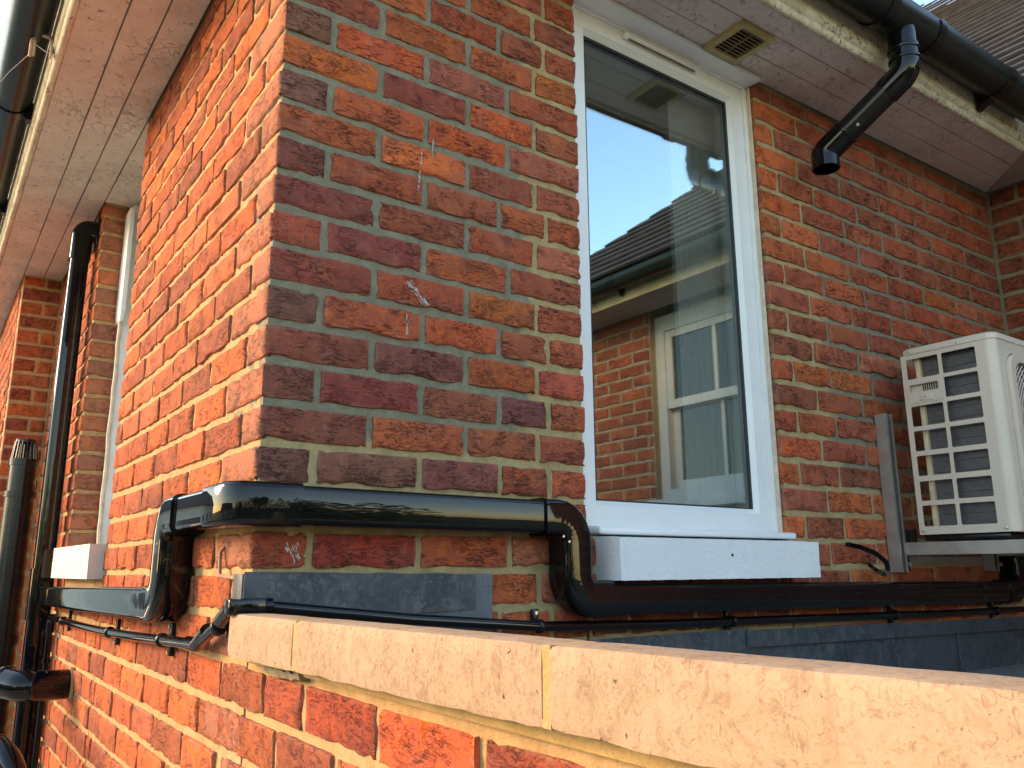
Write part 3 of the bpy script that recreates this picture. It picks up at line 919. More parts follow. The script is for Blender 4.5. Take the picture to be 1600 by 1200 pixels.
# front eaves : boards run along x
fe = thing('front_eaves', (2.0, -0.13, SOF), 'grimy boarded soffit and peeling cream fascia above the front window', 'eaves')
FY = -0.255
XE = XR - 0.262
def fe_strip(name, y0, y1, dz0, dz1, mat, xa=-0.20, xb0=XE, xb1=XE, warp=0.0012):
    V = []; F = []
    n_ = 70
    for i in range(n_ + 1):
        t_ = i / n_
        w = noise.noise(Vector((t_ * 9, y0 * 40, 0))) * warp
        wz = noise.noise(Vector((t_ * 6, y1 * 30, 5))) * warp
        for (y, dz, xb) in ((y0, dz0, xb0), (y1, dz0, xb1), (y1, dz1, xb1), (y0, dz1, xb0)):
            x = xa + (xb - xa) * t_
            V.append((x, y + w, ze(x) + dz + (wz if dz == dz0 else 0)))
    for i in range(n_):
        for j in range(4):
            F.append((i*4+j, i*4+(j+1) % 4, (i+1)*4+(j+1) % 4, (i+1)*4+j))
    F += [(0, 1, 2, 3), tuple(n_*4 + j for j in range(4))]
    b = MB(); b.add(V, F)
    return b.build(name, mat, fe, 0.0018, 1)
fe_strip('soffit_board', -0.086, -0.001, 0, 0.018, M['soffit_f'], xb0=XR - 0.09, xb1=XR - 0.004)
fe_strip('soffit_board', -0.1755, -0.089, 0, 0.018, M['soffit_f'], xb0=XR - 0.178, xb1=XR - 0.092)
fe_strip('soffit_board', FY + 0.005, -0.1785, 0, 0.018, M['soffit_f'], xb0=XR - 0.255, xb1=XR - 0.181)
fsec = [(0.0, 0.0), (-0.003, -0.007), (-0.011, -0.009), (-0.019, -0.004), (-0.0215, 0.007), (-0.019, 0.016), (-0.026, 0.020), (-0.0295, 0.030), (-0.0295, 0.135), (-0.008, 0.135), (-0.008, 0.02)]
V = []
nx = 120
for i in range(nx + 1):
    x = -0.20 + (XE + 0.2) * i / nx
    for dy, z in fsec:
        p = Vector((x, dy * 3, z * 3))
        V.append((x, FY + 0.005 + dy + noise.noise(p * 22) * 0.0012, ze(x) + z + noise.noise(p * 17 + Vector((9, 0, 0))) * 0.001))
m = len(fsec)
F = [(i*m+j, i*m+(j+1) % m, (i+1)*m+(j+1) % m, (i+1)*m+j) for i in range(nx) for j in range(m)]
mb = MB(); mb.add(V, F)
mb.build('fascia', M['fascia'], fe, angle=50)

# wing eaves
we = thing('wing_eaves', (XR - 0.13, -1.0, SOF), 'boarded soffit and fascia of the wing roof at the far right', 'eaves')
zw = ze(XR)
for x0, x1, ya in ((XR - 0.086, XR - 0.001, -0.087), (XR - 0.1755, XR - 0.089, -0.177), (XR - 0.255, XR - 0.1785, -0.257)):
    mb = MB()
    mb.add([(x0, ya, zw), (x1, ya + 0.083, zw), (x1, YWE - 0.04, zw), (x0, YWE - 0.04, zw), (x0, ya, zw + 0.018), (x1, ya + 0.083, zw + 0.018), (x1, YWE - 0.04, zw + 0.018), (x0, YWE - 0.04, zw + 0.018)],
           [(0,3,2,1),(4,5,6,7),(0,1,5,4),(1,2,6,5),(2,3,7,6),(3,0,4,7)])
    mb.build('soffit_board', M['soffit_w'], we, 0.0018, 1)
mb = MB(); mb.sweep([(a, b) for a, b in ((0, -0.008), (0.02, -0.006), (0.0235, 0.02), (0.028, 0.03), (0.028, 0.135), (0, 0.135))], [(XR - 0.256, FY - 0.022, zw), (XR - 0.256, YWE - 0.04, zw)], (0, 0, 1))
mb.build('fascia', M['fascia_top'], we)

# roofs
rf_ = thing('main_roof', (1.0, 1.5, 1.4), 'tiled slope of the main roof above the corner', 'roof')
mb = MB()
z_e = SOF + 0.14; sl_ = 0.75
mb.add([(-0.36, -0.30, z_e), (3.2, -0.30, z_e), (3.2, 3.0, z_e + 3.3 * sl_), (2.94, 3.0, z_e + 3.3 * sl_), (-0.36, 5.4, z_e), (2.94, 5.4, z_e + 3.3 * sl_)],
       [(0, 1, 2, 3), (0, 3, 5, 4)])
mb.build('slope', M['roof'], rf_)
wr = thing('wing_roof', (3.6, -1.0, 1.4), 'brown tiled wing roof in stepped courses above the front gutter', 'roof')
gx = XR - 0.345
ang_w = math.radians(45)
z_we = ze(XR) + 0.150
for i in range(36):
    s0 = i * 0.096
    b = MB()
    xs_ = gx + s0 * math.cos(ang_w)
    ya = -3.12 + 2.0 * (xs_ - 2.62) + R.uniform(-0.012, 0.012)
    V = []
    n_ = 26
    for j in range(n_ + 1):
        y = ya + (4.5 - ya) * j / n_
        wv = noise.noise(Vector((y * 4, i * 3.3, 0))) * 0.003
        for (s_, t_) in ((s0, 0.0), (s0, 0.014), (s0 + 0.16, 0.004), (s0 + 0.16, -0.006)):
            lift = 0.017 if s_ == s0 else 0.0
            x = gx + s_ * math.cos(ang_w) - (t_ + lift + wv) * math.sin(ang_w)
            z = z_we + s_ * math.sin(ang_w) + (t_ + lift + wv) * math.cos(ang_w)
            V.append((x, y, z))
    F = [(q*4+j, q*4+(j+1) % 4, (q+1)*4+(j+1) % 4, (q+1)*4+j) for q in range(n_) for j in range(4)]
    F += [(0, 1, 2, 3), tuple(n_*4 + j for j in range(4))]
    b.add(V, F)
    b.build('tile_course', M['tile'], wr, angle=30)
b = MB()
b.add([(2.62, -3.10, z_we - 0.02), (7.6, -3.10, z_we - 0.02), (5.10, 1.86, z_we + 2.44)], [(0, 1, 2)])
b.build('hip_end', M['tile'], wr)
b = MB(); b.add([(5.06, 1.86, z_we + 2.42), (5.06, 4.5, z_we + 2.42), (7.6, 4.5, z_we), (7.6, -3.1, z_we)], [(0, 1, 2, 3)]); b.build('far_slope', M['tile'], wr)

# ------------------------------------------------------------------ gutters
def half_round(r=0.056, t=0.003, n=14):
    o = [(r * math.cos(math.pi + math.pi * k / n), r * math.sin(math.pi + math.pi * k / n)) for k in range(n + 1)]
    i = [((r - t) * math.cos(math.pi + math.pi * k / n), (r - t) * math.sin(math.pi + math.pi * k / n)) for k in range(n, -1, -1)]
    return [(o[0][0], 0.012)] + o + [(o[-1][0], 0.012), (i[0][0], 0.012)] + i + [(i[-1][0], 0.012)]
sg = thing('side_gutter', (-0.38, 1.5, 1.38), 'black half-round gutter along the side eaves at top left', 'gutter')
mb = MB(); mb.sweep(half_round(0.058), [(-0.383, -0.42, 1.362), (-0.383, 5.4, 1.362)], (0, 0, 1)); mb.build('channel', M['gutter'], sg)
for y in (1.62, 2.55, 0.3):
    mb = MB(); mb.sweep(half_round(0.0625, 0.004), [(-0.383, y, 1.362), (-0.383, y + 0.055, 1.362)], (0, 0, 1))
    mb.box(-0.335, -0.318, y + 0.01, y + 0.045, 1.30, 1.365)
    mb.build('bracket', M['black_dull'], sg)
fg = thing('front_gutter', (2.0, -0.34, 1.38), 'weathered black half-round gutter along the front eaves at top right', 'gutter')
gz = lambda x: 1.368 + max(0, x - 1.3) * 0.02
mb = MB(); mb.sweep(half_round(0.060), [(-0.42, -0.345, gz(-.4)), (1.3, -0.345, gz(1.3)), (2.62, -0.345, gz(2.62))], (0, 0, 1)); mb.build('channel', M['gutter'], fg)
for x in (1.605, 1.86):
    mb = MB(); mb.sweep(half_round(0.0655, 0.005), [(x, -0.345, gz(x)), (x + 0.03, -0.345, gz(x + .03))], (0, 0, 1)); mb.build('union_clip', M['black_dull'], fg)
for x in (2.30,):
    mb = MB(); mb.sweep(half_round(0.065, 0.005), [(x, -0.345, gz(x)), (x + 0.05, -0.345, gz(x + .05))], (0, 0, 1))
    mb.add([(x + .01, -0.284, gz(x) - 0.085), (x + .04, -0.284, gz(x) - 0.085), (x + .04, -0.284, gz(x)), (x + .01, -0.284, gz(x)), (x + .01, -0.345, gz(x) - 0.058), (x + .04, -0.345, gz(x) - 0.058)],
           [(0, 1, 2, 3), (0, 4, 5, 1), (0, 3, 4), (1, 5, 2), (3, 2, 5, 4)])
    mb.build('bracket', M['black_dull'], fg)
wg = thing('wing_gutter', (2.64, -1.6, 1.38), 'black gutter along the wing eaves, mirrored in the tall window', 'gutter')
mb = MB(); mb.sweep(half_round(0.058), [(XR - 0.345, -0.40, gz(2.62)), (XR - 0.345, -3.12, gz(2.62))], (0, 0, 1)); mb.build('channel', M['gutter'], wg)
for y in (-0.9, -1.75, -2.6):
    mb = MB(); mb.sweep(half_round(0.0635, 0.004), [(XR - 0.345, y, gz(2.62)), (XR - 0.345, y - 0.045, gz(2.62))], (0, 0, 1)); mb.box(XR - .30, XR - .286, y - .04, y - .01, gz(2.62) - .08, gz(2.62)); mb.build('bracket', M['black_dull'], wg)
# outlet and swan-neck downpipe
dn = thing('downpipe_offset', (1.65, -0.1, 0.96), 'short black swan-neck downpipe dropping from the front gutter, open at its end', 'downpipe')
OX = 1.735
oz = gz(OX) - 0.055
top = Vector((OX, -0.345, oz)); e1 = Vector((OX, -0.345, oz - 0.125)); e2 = Vector((1.668, -0.102, 1.022)); bot = Vector((1.668, -0.102, 0.970))
mb = MB(); mb.tube([top + Vector((0, 0, .02)), top - Vector((0, 0, 0.05))], 0.040, 24); mb.build('outlet', M['black'], dn)
mb = MB(); mb.tube([top - Vector((0, 0, 0.045)), top - Vector((0, 0, .06))], 0.0448, 24); mb.tube([top - Vector((0, 0, .082)), top - Vector((0, 0, .092))], 0.0448, 24); mb.build('socket_ring', M['black'], dn, 0.002)
d12 = (e2 - e1).normalized()
mb = MB(); mb.tube(arcpath([top - Vector((0, 0, .04)), e1, e1 + d12 * 0.075], 0.05, 7), 0.0415, 24); mb.build('elbow', M['black'], dn)
mb = MB(); mb.tube([e1 + d12 * 0.06, e2 - d12 * 0.03], 0.038, 24); mb.build('pipe', M['black_dull'], dn)
mb = MB(); mb.tube([e2 - d12 * 0.085, e2 - d12 * 0.075], 0.0435, 24); mb.build('socket_ring', M['black'], dn, 0.002)
pth = arcpath([e2 - d12 * 0.075, e2, bot], 0.03, 7)
mb = MB(); mb.tube(pth, 0.0415, 24, caps=False); mb.tube([pth[-1], pth[-1] + Vector((0, 0, 0.04))], 0.0375, 24, caps=False)
n24 = 24
o_ = [(pth[-1].x + .0415 * math.cos(2*math.pi*k/n24), pth[-1].y + .0415 * math.sin(2*math.pi*k/n24), pth[-1].z) for k in range(n24)]
i_ = [(pth[-1].x + .0375 * math.cos(2*math.pi*k/n24), pth[-1].y + .0375 * math.sin(2*math.pi*k/n24), pth[-1].z) for k in range(n24)]
mb.add(o_ + i_, [(k, (k+1) % n24, n24 + (k+1) % n24, n24 + k) for k in range(n24)])
mb.build('shoe', M['black'], dn)
mb = MB(); mb.tube([e1 + d12 * 0.19 + Vector((-0.022, -0.02, -0.02)), e1 + d12 * 0.19 + Vector((-0.028, -0.026, -0.024))], 0.005, 8); mb.build('screw', M['bolt'], dn)

# ------------------------------------------------------------------ soffit vent
sv = thing('soffit_vent', (1.28, -0.105, ze(1.28)), 'square yellowed louvre vent set in the front soffit above the window', 'vent')
vx0, vx1, vy0, vy1 = 1.213, 1.352, -0.177, -0.036
holed_panel('frame', [(vx0, vy0), (vx1, vy0), (vx1, vy1), (vx0, vy1)], [[(vx0+.02, vy0+.016), (vx1-.018, vy0+.016), (vx1-.018, vy1-.018), (vx0+.02, vy1-.018)]], lambda a, b, d: (a, b, SOF - 0.014 + d), 0.016, M['vent'], sv)
for i in range(9):
    y = vy0 + 0.020 + i * 0.0122
    for xa, xb in ((vx0 + .02, vx0 + .066), (vx0 + .0705, vx1 - .018)):
        mb = MB(); mb.add([(xa, y, SOF - .012), (xb, y, SOF - .012), (xb, y + .004, SOF - .0125), (xa, y + .004, SOF - .0125), (xa, y + .006, SOF - .001), (xb, y + .006, SOF - .001), (xb, y + .0095, SOF - .001), (xa, y + .0095, SOF - .001)],
                          [(0,1,2,3),(4,7,6,5),(0,4,5,1),(1,5,6,2),(2,6,7,3),(3,7,4,0)])
        mb.build('louvre', M['ventslat'], sv)
mb = MB(); mb.box(vx0 + .066, vx0 + .0705, vy0 + .016, vy1 - .018, SOF - .0125, SOF - .002); mb.build('centre_bar', M['ventslat'], sv)
mb = MB(); mb.box(vx0 + .01, vx1 - .01, vy0 + .01, vy1 - .01, SOF - .0009, SOF - 0.0003); mb.build('backing', M['dark'], sv)

# ------------------------------------------------------------------ front window
wi = thing('window', ((XW0 + XW1) / 2, 0.06, -0.13), 'tall fixed white window reflecting sky and the wing', 'window')
fy0 = 0.032
fxL, fxR, fzB, fzT = XW0 + 0.002, XW1 - 0.003, -0.128, SOF - 0.004
gL, gR, gB, gT = 0.825, 1.398, -0.066, 1.176
wmap = lambda y: (lambda a, b, d: (a, y + d, b))
holed_panel('frame', [(fxL, fzB), (fxR, fzB), (fxR, fzT), (fxL, fzT)], [[(gL - .012, gB - .012), (gR + .012, gB - .012), (gR + .012, gT + .012), (gL - .012, gT + .012)]], wmap(fy0), 0.065, M['upvc'], wi)
# stepped outer rim of the frame
holed_panel('outer_rim', [(fxL + .0005, fzB + .001), (fxR - .0005, fzB + .001), (fxR - .0005, fzT - .001), (fxL + .0005, fzT - .001)], [[(fxL + .014, fzB + .014), (fxR - .016, fzB + .014), (fxR - .016, fzT - .02), (fxL + .014, fzT - .02)]], wmap(fy0 - 0.007), 0.0065, M['upvc'], wi)
# sloping glazing bead, mitred
bm_o = [(gL - .012, gB - .012), (gR + .012, gB - .012), (gR + .012, gT + .012), (gL - .012, gT + .012)]
bm_i = [(gL, gB), (gR, gB), (gR, gT), (gL, gT)]
mb = MB()
for i in range(4):
    a, b = bm_o[i], bm_o[(i+1) % 4]; c, d = bm_i[(i+1) % 4], bm_i[i]
    mb.add([(a[0], fy0 + .0015, a[1]), (b[0], fy0 + .0015, b[1]), (c[0], fy0 + .014, c[1]), (d[0], fy0 + .014, d[1]), (a[0], fy0 + .03, a[1]), (b[0], fy0 + .03, b[1]), (c[0], fy0 + .03, c[1]), (d[0], fy0 + .03, d[1])],
           [(0,1,2,3),(2,6,7,3),(4,7,6,5),(0,4,5,1),(0,3,7,4),(1,5,6,2)])
mb.build('glazing_bead', M['upvc'], wi, smooth=False)
holed_panel('gasket', [(gL - .001, gB - .001), (gR + .001, gB - .001), (gR + .001, gT + .001), (gL - .001, gT + .001)], [[(gL + .004, gB + .004), (gR - .007, gB + .004), (gR - .007, gT - .008), (gL + .004, gT - .008)]], wmap(fy0 + .0145), 0.008, M['gasket'], wi)
mb = MB(); mb.box(gL - .01, gR + .01, fy0 + .024, fy0 + .028, gB - .01, gT + .01); mb.build('pane', M['glass'], wi)
# trickle vent
tv0, tv1 = 0.955, 1.248
tz = 1.2195
mb = MB(); mb.sweep([(-0.010, 0), (0.010, 0), (0.010, 0.010), (0.004, 0.017), (-0.006, 0.014), (-0.010, 0.006)], [(tv0, fy0 - .0005, tz), (tv1, fy0 - .0005, tz)], (0, -1, 0))
tvo = mb.build('trickle_vent', M['upvc'], wi, 0.0015)
mb = MB(); mb.box(tv0 + .015, tv1 - .012, fy0 - .0135, fy0 - .006, tz - .0115, tz - .0095); mb.build('slot', M['ventslat'], tvo)
# head trim under the soffit and the sub-sill
mb = MB(); mb.box(XW0 + 0.003, XW1 + 0.004, -0.030, fy0 - 0.002, SOF - 0.016, SOF - 0.002); mb.build('head_trim', M['upvc'], wi, 0.003)
mb = MB(); mb.sweep([(0.0, -0.02), (0.008, -0.075), (0.02, -0.079), (0.022, -0.06), (0.026, 0.02)][::-1], [(XW0 + .004, 0.03, -0.1515), (XW1 + .008, 0.03, -0.1515)], (0, 1, 0)) if False else mb
mb = MB(); mb.box(XW0 + .004, XW1 + .006, -0.028, 0.09, -0.147, -0.130); mb.build('sub_sill', M['upvc'], wi, 0.006, 3)
mb = MB(); mb.box(XW1 - .004, XW1 + .001, 0.012, 0.03, -0.128, SOF - .02); mb.build('mastic_bead', M['mastic'], wi, 0.0015)
# stone sill
ss = MB()
V = []; F = []
def rough_box(x0, x1, y0, y1, z0, z1, amp, step, fall=0.0):
    bm = bmesh.new()
    nx_, ny_, nz_ = (max(2, int((x1-x0)/step)), max(2, int((y1-y0)/step)), max(2, int((z1-z0)/step)))
    idx = {}
    def vt(i, j, k):
        if (i, j, k) not in idx:
            p = Vector((x0 + (x1-x0)*i/nx_, y0 + (y1-y0)*j/ny_, z0 + (z1-z0)*k/nz_))
            q = p + Vector((noise.noise(p*60), noise.noise(p*60 + Vector((7,0,0))), noise.noise(p*60 + Vector((0,9,0))))) * amp
            if k == nz_: q.z += fall * (j / ny_)
            idx[(i, j, k)] = bm.verts.new(q)
        return idx[(i, j, k)]
    for i in range(nx_):
        for k in range(nz_):
            bm.faces.new((vt(i,0,k), vt(i+1,0,k), vt(i+1,0,k+1), vt(i,0,k+1))); bm.faces.new((vt(i,ny_,k), vt(i,ny_,k+1), vt(i+1,ny_,k+1), vt(i+1,ny_,k)))
    for i in range(nx_):
        for j in range(ny_):
            bm.faces.new((vt(i,j,0), vt(i,j+1,0), vt(i+1,j+1,0), vt(i+1,j,0))); bm.faces.new((vt(i,j,nz_), vt(i+1,j,nz_), vt(i+1,j+1,nz_), vt(i,j+1,nz_)))
    for j in range(ny_):
        for k in range(nz_):
            bm.faces.new((vt(0,j,k), vt(0,j,k+1), vt(0,j+1,k+1), vt(0,j+1,k))); bm.faces.new((vt(nx_,j,k), vt(nx_,j+1,k), vt(nx_,j+1,k+1), vt(nx_,j,k+1)))
    return bm
def bm_obj(bm, name, mat, org, parent=None, angle=40):
    for v in bm.verts: v.co -= Vector(org)
    bmesh.ops.recalc_face_normals(bm, faces=bm.faces)
    me = bpy.data.meshes.new(name); bm.to_mesh(me); bm.free()
    me.shade_smooth(); me.set_sharp_from_angle(angle=math.radians(angle))
    me.materials.append(mat)
    return place(me, name, parent, org)
sill = thing('window_sill', (1.13, -0.03, -0.247), 'thick white painted stone sill under the tall window', 'sill')
bm_obj(rough_box(0.779, 1.494, -0.082, 0.03, -0.248, -0.1565, 0.0013, 0.012, 0.008), 'slab', M['wsill'], wloc(sill), sill)
mb = MB(); mb.tube([(1.145, -0.0835, -0.192), (1.145, -0.081, -0.192)], 0.0035, 8); mb.build('drill_hole', M['dark'], sill)

# room behind the window
rm = MB()
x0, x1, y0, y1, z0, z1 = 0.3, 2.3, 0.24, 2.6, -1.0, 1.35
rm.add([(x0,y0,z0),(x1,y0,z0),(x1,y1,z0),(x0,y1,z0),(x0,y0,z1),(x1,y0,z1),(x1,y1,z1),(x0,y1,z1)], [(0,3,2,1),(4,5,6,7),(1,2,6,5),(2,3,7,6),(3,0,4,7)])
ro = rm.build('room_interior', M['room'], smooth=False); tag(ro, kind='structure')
ij = thing('window_reveal', (1.12, 0.2, -0.13), 'pale plastered inner reveal seen dimly through the tall window', 'reveal')
mb = MB(); mb.box(1.432, 1.50, 0.10, 0.33, -0.2, 1.3); mb.build('right_jamb', M['plaster'], ij)
ct = thing('net_curtain', (1.33, 0.13, -0.11), 'pale net curtain hanging inside the right edge of the tall window', 'curtain')
V = [(1.225 + 0.205 * i / 40, 0.125 + 0.006 * math.sin(i * 1.3), z) for z in (-0.10, 1.22) for i in range(41)]
b = MB(); b.add(V, [(i, i + 1, 42 + i, 41 + i) for i in range(40)])
b.build('net', mat_simple('grey_net', (0.42, 0.40, 0.36), 0.9, 0, 0.05, 3), ct)
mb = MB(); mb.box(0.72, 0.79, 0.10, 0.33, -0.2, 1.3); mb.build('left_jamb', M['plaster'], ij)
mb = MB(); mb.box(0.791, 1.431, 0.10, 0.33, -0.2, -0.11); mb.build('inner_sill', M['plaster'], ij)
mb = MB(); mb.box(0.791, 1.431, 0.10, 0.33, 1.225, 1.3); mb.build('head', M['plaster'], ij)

# ------------------------------------------------------------------ side window (left)
lw = thing('side_window', (0.12, 1.7, -0.14), 'white timber sash window in the side wall, seen almost edge-on', 'window')
mb = MB(); mb.box(0.100, 0.15, 2.035, 2.088, -0.14, SOF - .003); mb.build('frame', M['upvc'], lw, 0.003)
mb = MB(); mb.box(0.100, 0.15, YE0 + .002, YE0 + .06, -0.14, SOF - .003); mb.build('frame', M['upvc'], lw, 0.003)
us = MB(); us.box(0.080, 0.098, 1.985, 2.085, 0.78, SOF - .04)
us.add([(0.080, 1.985, 0.7795), (0.098, 1.985, 0.7795), (0.098, 2.085, 0.7795), (0.080, 2.085, 0.7795), (0.083, 2.0, 0.74), (0.096, 2.0, 0.74), (0.096, 2.08, 0.74), (0.083, 2.08, 0.74)], [(0,1,2,3),(4,7,6,5),(0,4,5,1),(1,5,6,2),(2,6,7,3),(3,7,4,0)])
us.build('upper_sash', M['upvc'], lw, 0.002)
mb = MB(); mb.box(0.125, 0.145, YE0 + .06, 2.035, 0.76, SOF - .02); mb.build('pane', M['glass'], lw)
mb = MB(); mb.box(0.128, 0.148, YE0 + .06, 2.035, -0.13, 0.755); mb.build('pane', M['glass'], lw)
mb = MB()
mb.tube([(0.093 + R.uniform(-.003, .003), 2.03 + R.uniform(-.004, .004), -0.13 + 0.06 * i) for i in range(16)], 0.008, 8)
mb.build('mastic_bead', M['mastic'], lw)
ls = thing('side_sill', (0.0, 1.7, -0.245), 'cream painted stone sill under the side window at left', 'sill')
bm_obj(rough_box(-0.042, 0.10, 1.338, 2.10, -0.245, -0.142, 0.0008, 0.025, 0.004), 'slab', M['sill_l'], wloc(ls), ls)
mb = MB(); mb.box(0.12, 0.2, YE0, YE1, -0.25, -0.138); mb.build('back_board', M['upvc'], ls)

# ------------------------------------------------------------------ black trunking
tk = thing('trunking', (0.0, 0.0, -0.3), 'glossy black pipe trunking stepping along the side wall and round the corner under the window', 'trunking')
TW, TD = 0.068, 0.061
prof = rrect(TW, TD, 0.0095, 3)
profb = rrect(TW + 0.007, TD + 0.007, 0.0115, 3)
def trunk(path, nrm, name='duct', p=prof, bev=0):
    b = MB(); b.sweep(p, path, nrm)
    return b.build(name, M['black'], tk, bev, angle=50)
o = 0.0345                # centre line off the wall
yv = 0.392                # riser on the side wall
zl, zu = -0.289, -0.1135  # lower and upper runs
xv = 0.677                # drop on the front wall
zf = -0.287
trunk([(-o, 2.18, -0.311), (-o, yv + 0.07, zl)], (-1, 0, 0))
trunk(arcpath([(-o, yv + 0.085, zl), (-o, yv, zl), (-o, yv, -0.20045)], 0.05), (-1, 0, 0), 'elbow', profb)
trunk(arcpath([(-o, yv, -0.2003), (-o, yv, zu), (-o, yv - 0.11, zu)], 0.05), (-1, 0, 0), 'elbow', profb)
trunk([(-o, yv - 0.10, zu), (-o, 0.06, zu)], (-1, 0, 0))
trunk([(-o, 0.075, zu), (-o, -o + 0.010, zu), (-o + 0.010, -o, zu), (0.062, -o, zu)], (-1, 0, 0), 'corner_piece', profb)
trunk([(0.055, -o, zu), (xv - 0.07, -o, zu - 0.003)], (0, -1, 0))
trunk(arcpath([(xv - 0.085, -o, zu - 0.003), (xv, -o, zu - 0.003), (xv, -o, -0.2038)], 0.05), (0, -1, 0), 'elbow', profb)
trunk(arcpath([(xv, -o, -0.20395), (xv, -o, zf), (xv + 0.10, -o, zf)], 0.05), (0, -1, 0), 'elbow', profb)
trunk([(xv + 0.09, -o, zf), (2.62, -o, zf - 0.018)], (0, -1, 0))
trunk(arcpath([(2.58, -o, zf - 0.018), (2.69, -o, zf - 0.018), (2.69, -o, zf + 0.16)], 0.06), (0, -1, 0), 'elbow', profb)
trunk([(2.69, -o, zf + 0.1), (2.69, -o, 0.1)], (0, -1, 0))
# bands and screws
trunk([(-o, yv, -0.22), (-o, yv, -0.18)], (-1, 0, 0), 'seam_liner', rrect(TW, TD, 0.0095, 3))
trunk([(xv, -o, -0.225), (xv, -o, -0.185)], (0, -1, 0), 'seam_liner', rrect(TW, TD, 0.0095, 3))
for p0, p1, n_ in (((-o, yv - 0.105, zu), (-o, yv - 0.112, zu), (-1, 0, 0)), ((xv - 0.088, -o, zu - .003), (xv - 0.081, -o, zu - .003), (0, -1, 0))):
    trunk([p0, p1], n_, 'band', rrect(TW + 0.012, TD + 0.012, 0.018, 4))
for x, y, z in ((-0.069, yv - 0.02, zu - 0.055), (xv - 0.045, -0.069, zu - 0.043), (xv - 0.03, -0.069, zf + 0.12)):
    b = MB(); b.tube([(x, y, z), (x + (-0.001 if y > 0 else 0), y - (0.001 if y < 0 else 0), z)], 0.0028, 8); b.build('screw', M['bolt'], tk)

tv = thing('vertical_trunking', (-0.055, 2.2, -3.2), 'tall black trunking riser on the side wall beyond the window, up to the soffit', 'trunking')
ov = 0.056
pv = rrect(0.072, 0.068, 0.013, 4); pvb = rrect(0.082, 0.078, 0.017, 4)
def trunk2(path, nrm, name, p):
    b = MB(); b.sweep(p, path, nrm)
    return b.build(name, M['black'], tv, angle=50)
trunk2([(-ov, 2.225, -3.2), (-ov, 2.225, 1.09)], (-1, 0, 0), 'duct', pv)
trunk2(arcpath([(-ov, 2.225, 1.03), (-ov, 2.225, 1.165), (0.0, 2.225, 1.165)], 0.03), (-1, 0, 0), 'wall_inlet', pvb)
b = MB(); b.box(-0.008, 0.0, 2.165, 2.285, 1.09, 1.225); b.build('wall_plate', M['black'], tv, 0.002)
trunk2([(-ov, 2.225, -0.40), (-ov, 2.225, -0.21)], (-1, 0, 0), 'tee_cover', pvb)

# ------------------------------------------------------------------ thin condensate pipe
tp = thing('condensate_pipe', (0.0, 0.0, -0.34), 'thin black waste pipe clipped along both walls below the trunking', 'pipe')
tr = 0.0105
def tube(name, path, r=tr, mat='black', parent=tp, n=14):
    b = MB(); b.tube(path, r, n); return b.build(name, M[mat], parent)
sag = []
for i in range(13):
    t_ = i / 12
    y = 2.07 + (0.20 - 2.07) * t_
    z = -0.385 + 0.030 * t_ - 0.010 * math.sin(math.pi * t_)
    sag.append((-0.026, y, z))
tube('pipe', sag)
tube('elbow', arcpath([(-0.026, 0.245, -0.3555), (-0.026, 0.19, -0.355), (-0.026, 0.13, -0.327)], 0.03, 5), 0.0135)
tube('pipe', [(-0.026, 0.19, -0.355), (-0.028, 0.0, -0.292)])
tube('elbow', arcpath([(-0.028, 0.045, -0.306), (-0.03, -0.005, -0.285), (-0.030, -0.03, -0.281), (0.03, -0.031, -0.281)], 0.012, 4), 0.0135)
b = MB(); b.box(-0.046, 0.018, -0.046, -0.016, -0.294, -0.268); b.build('corner_box', M['black'], tp, 0.004)
run = [(0.01, -0.031, -0.281), (0.30, -0.028, -0.313), (0.60, -0.026, -0.338), (0.90, -0.024, -0.347), (1.25, -0.022, -0.352), (1.7, -0.022, -0.358), (2.2, -0.022, -0.366), (2.75, -0.022, -0.37)]
tube('pipe', run)
tube('elbow', arcpath([(-0.026, 2.03, -0.384), (-0.026, 2.10, -0.386), (-0.026, 2.10, -0.44)], 0.025, 5), 0.0135)
tube('pipe', [(-0.026, 2.10, -0.41), (-0.026, 2.10, -1.6)])
tube('socket_ring', [(-0.026, 2.10, -0.53), (-0.026, 2.10, -0.545)], 0.015)
for y in (1.80, 1.0, 0.45):
    t_ = (2.07 - y) / 1.87
    z = -0.385 + 0.030 * t_ - 0.010 * math.sin(math.pi * t_)
    b = MB(); b.tube([(-0.026, y - .006, z), (-0.026, y + .006, z)], 0.0145, 14); b.box(-0.012, -0.002, y - .007, y + .007, z - .033, z + .033)
    b.build('clip', M['black_dull'], tp, 0.002)
    for s_ in (-.026, .026):
        b = MB(); b.tube([(-0.012, y, z + s_), (-0.015, y, z + s_)], 0.004, 8); b.build('screw', M['bolt'], tp)
b = MB(); b.tube([(-0.027, 0.07, -0.32), (-0.027, 0.06, -0.317)], 0.0145, 14); b.box(-0.012, -0.002, 0.055, 0.07, -.338, -.312); b.build('clip', M['black_dull'], tp, 0.002)
for x in (0.60, 1.20, 1.93, 2.55):
    z = next(a[2] + (b_[2] - a[2]) * (x - a[0]) / (b_[0] - a[0]) for a, b_ in zip(run[:-1], run[1:]) if a[0] <= x <= b_[0])
    b = MB(); b.tube([(x - .006, -0.024, z), (x + .006, -0.024, z)], 0.0145, 14); b.box(x - .008, x + .008, -0.012, -0.002, z - (.034 if x > 1 else 0.0), z + .034)
    b.build('clip', M['black_dull'], tp, 0.002)
    for s_ in ((.026, -.026) if x > 1 else (.026,)):
        b = MB(); b.tube([(x, -0.012, z + s_), (x, -0.015, z + s_)], 0.004, 8); b.build('screw', M['bolt'], tp)

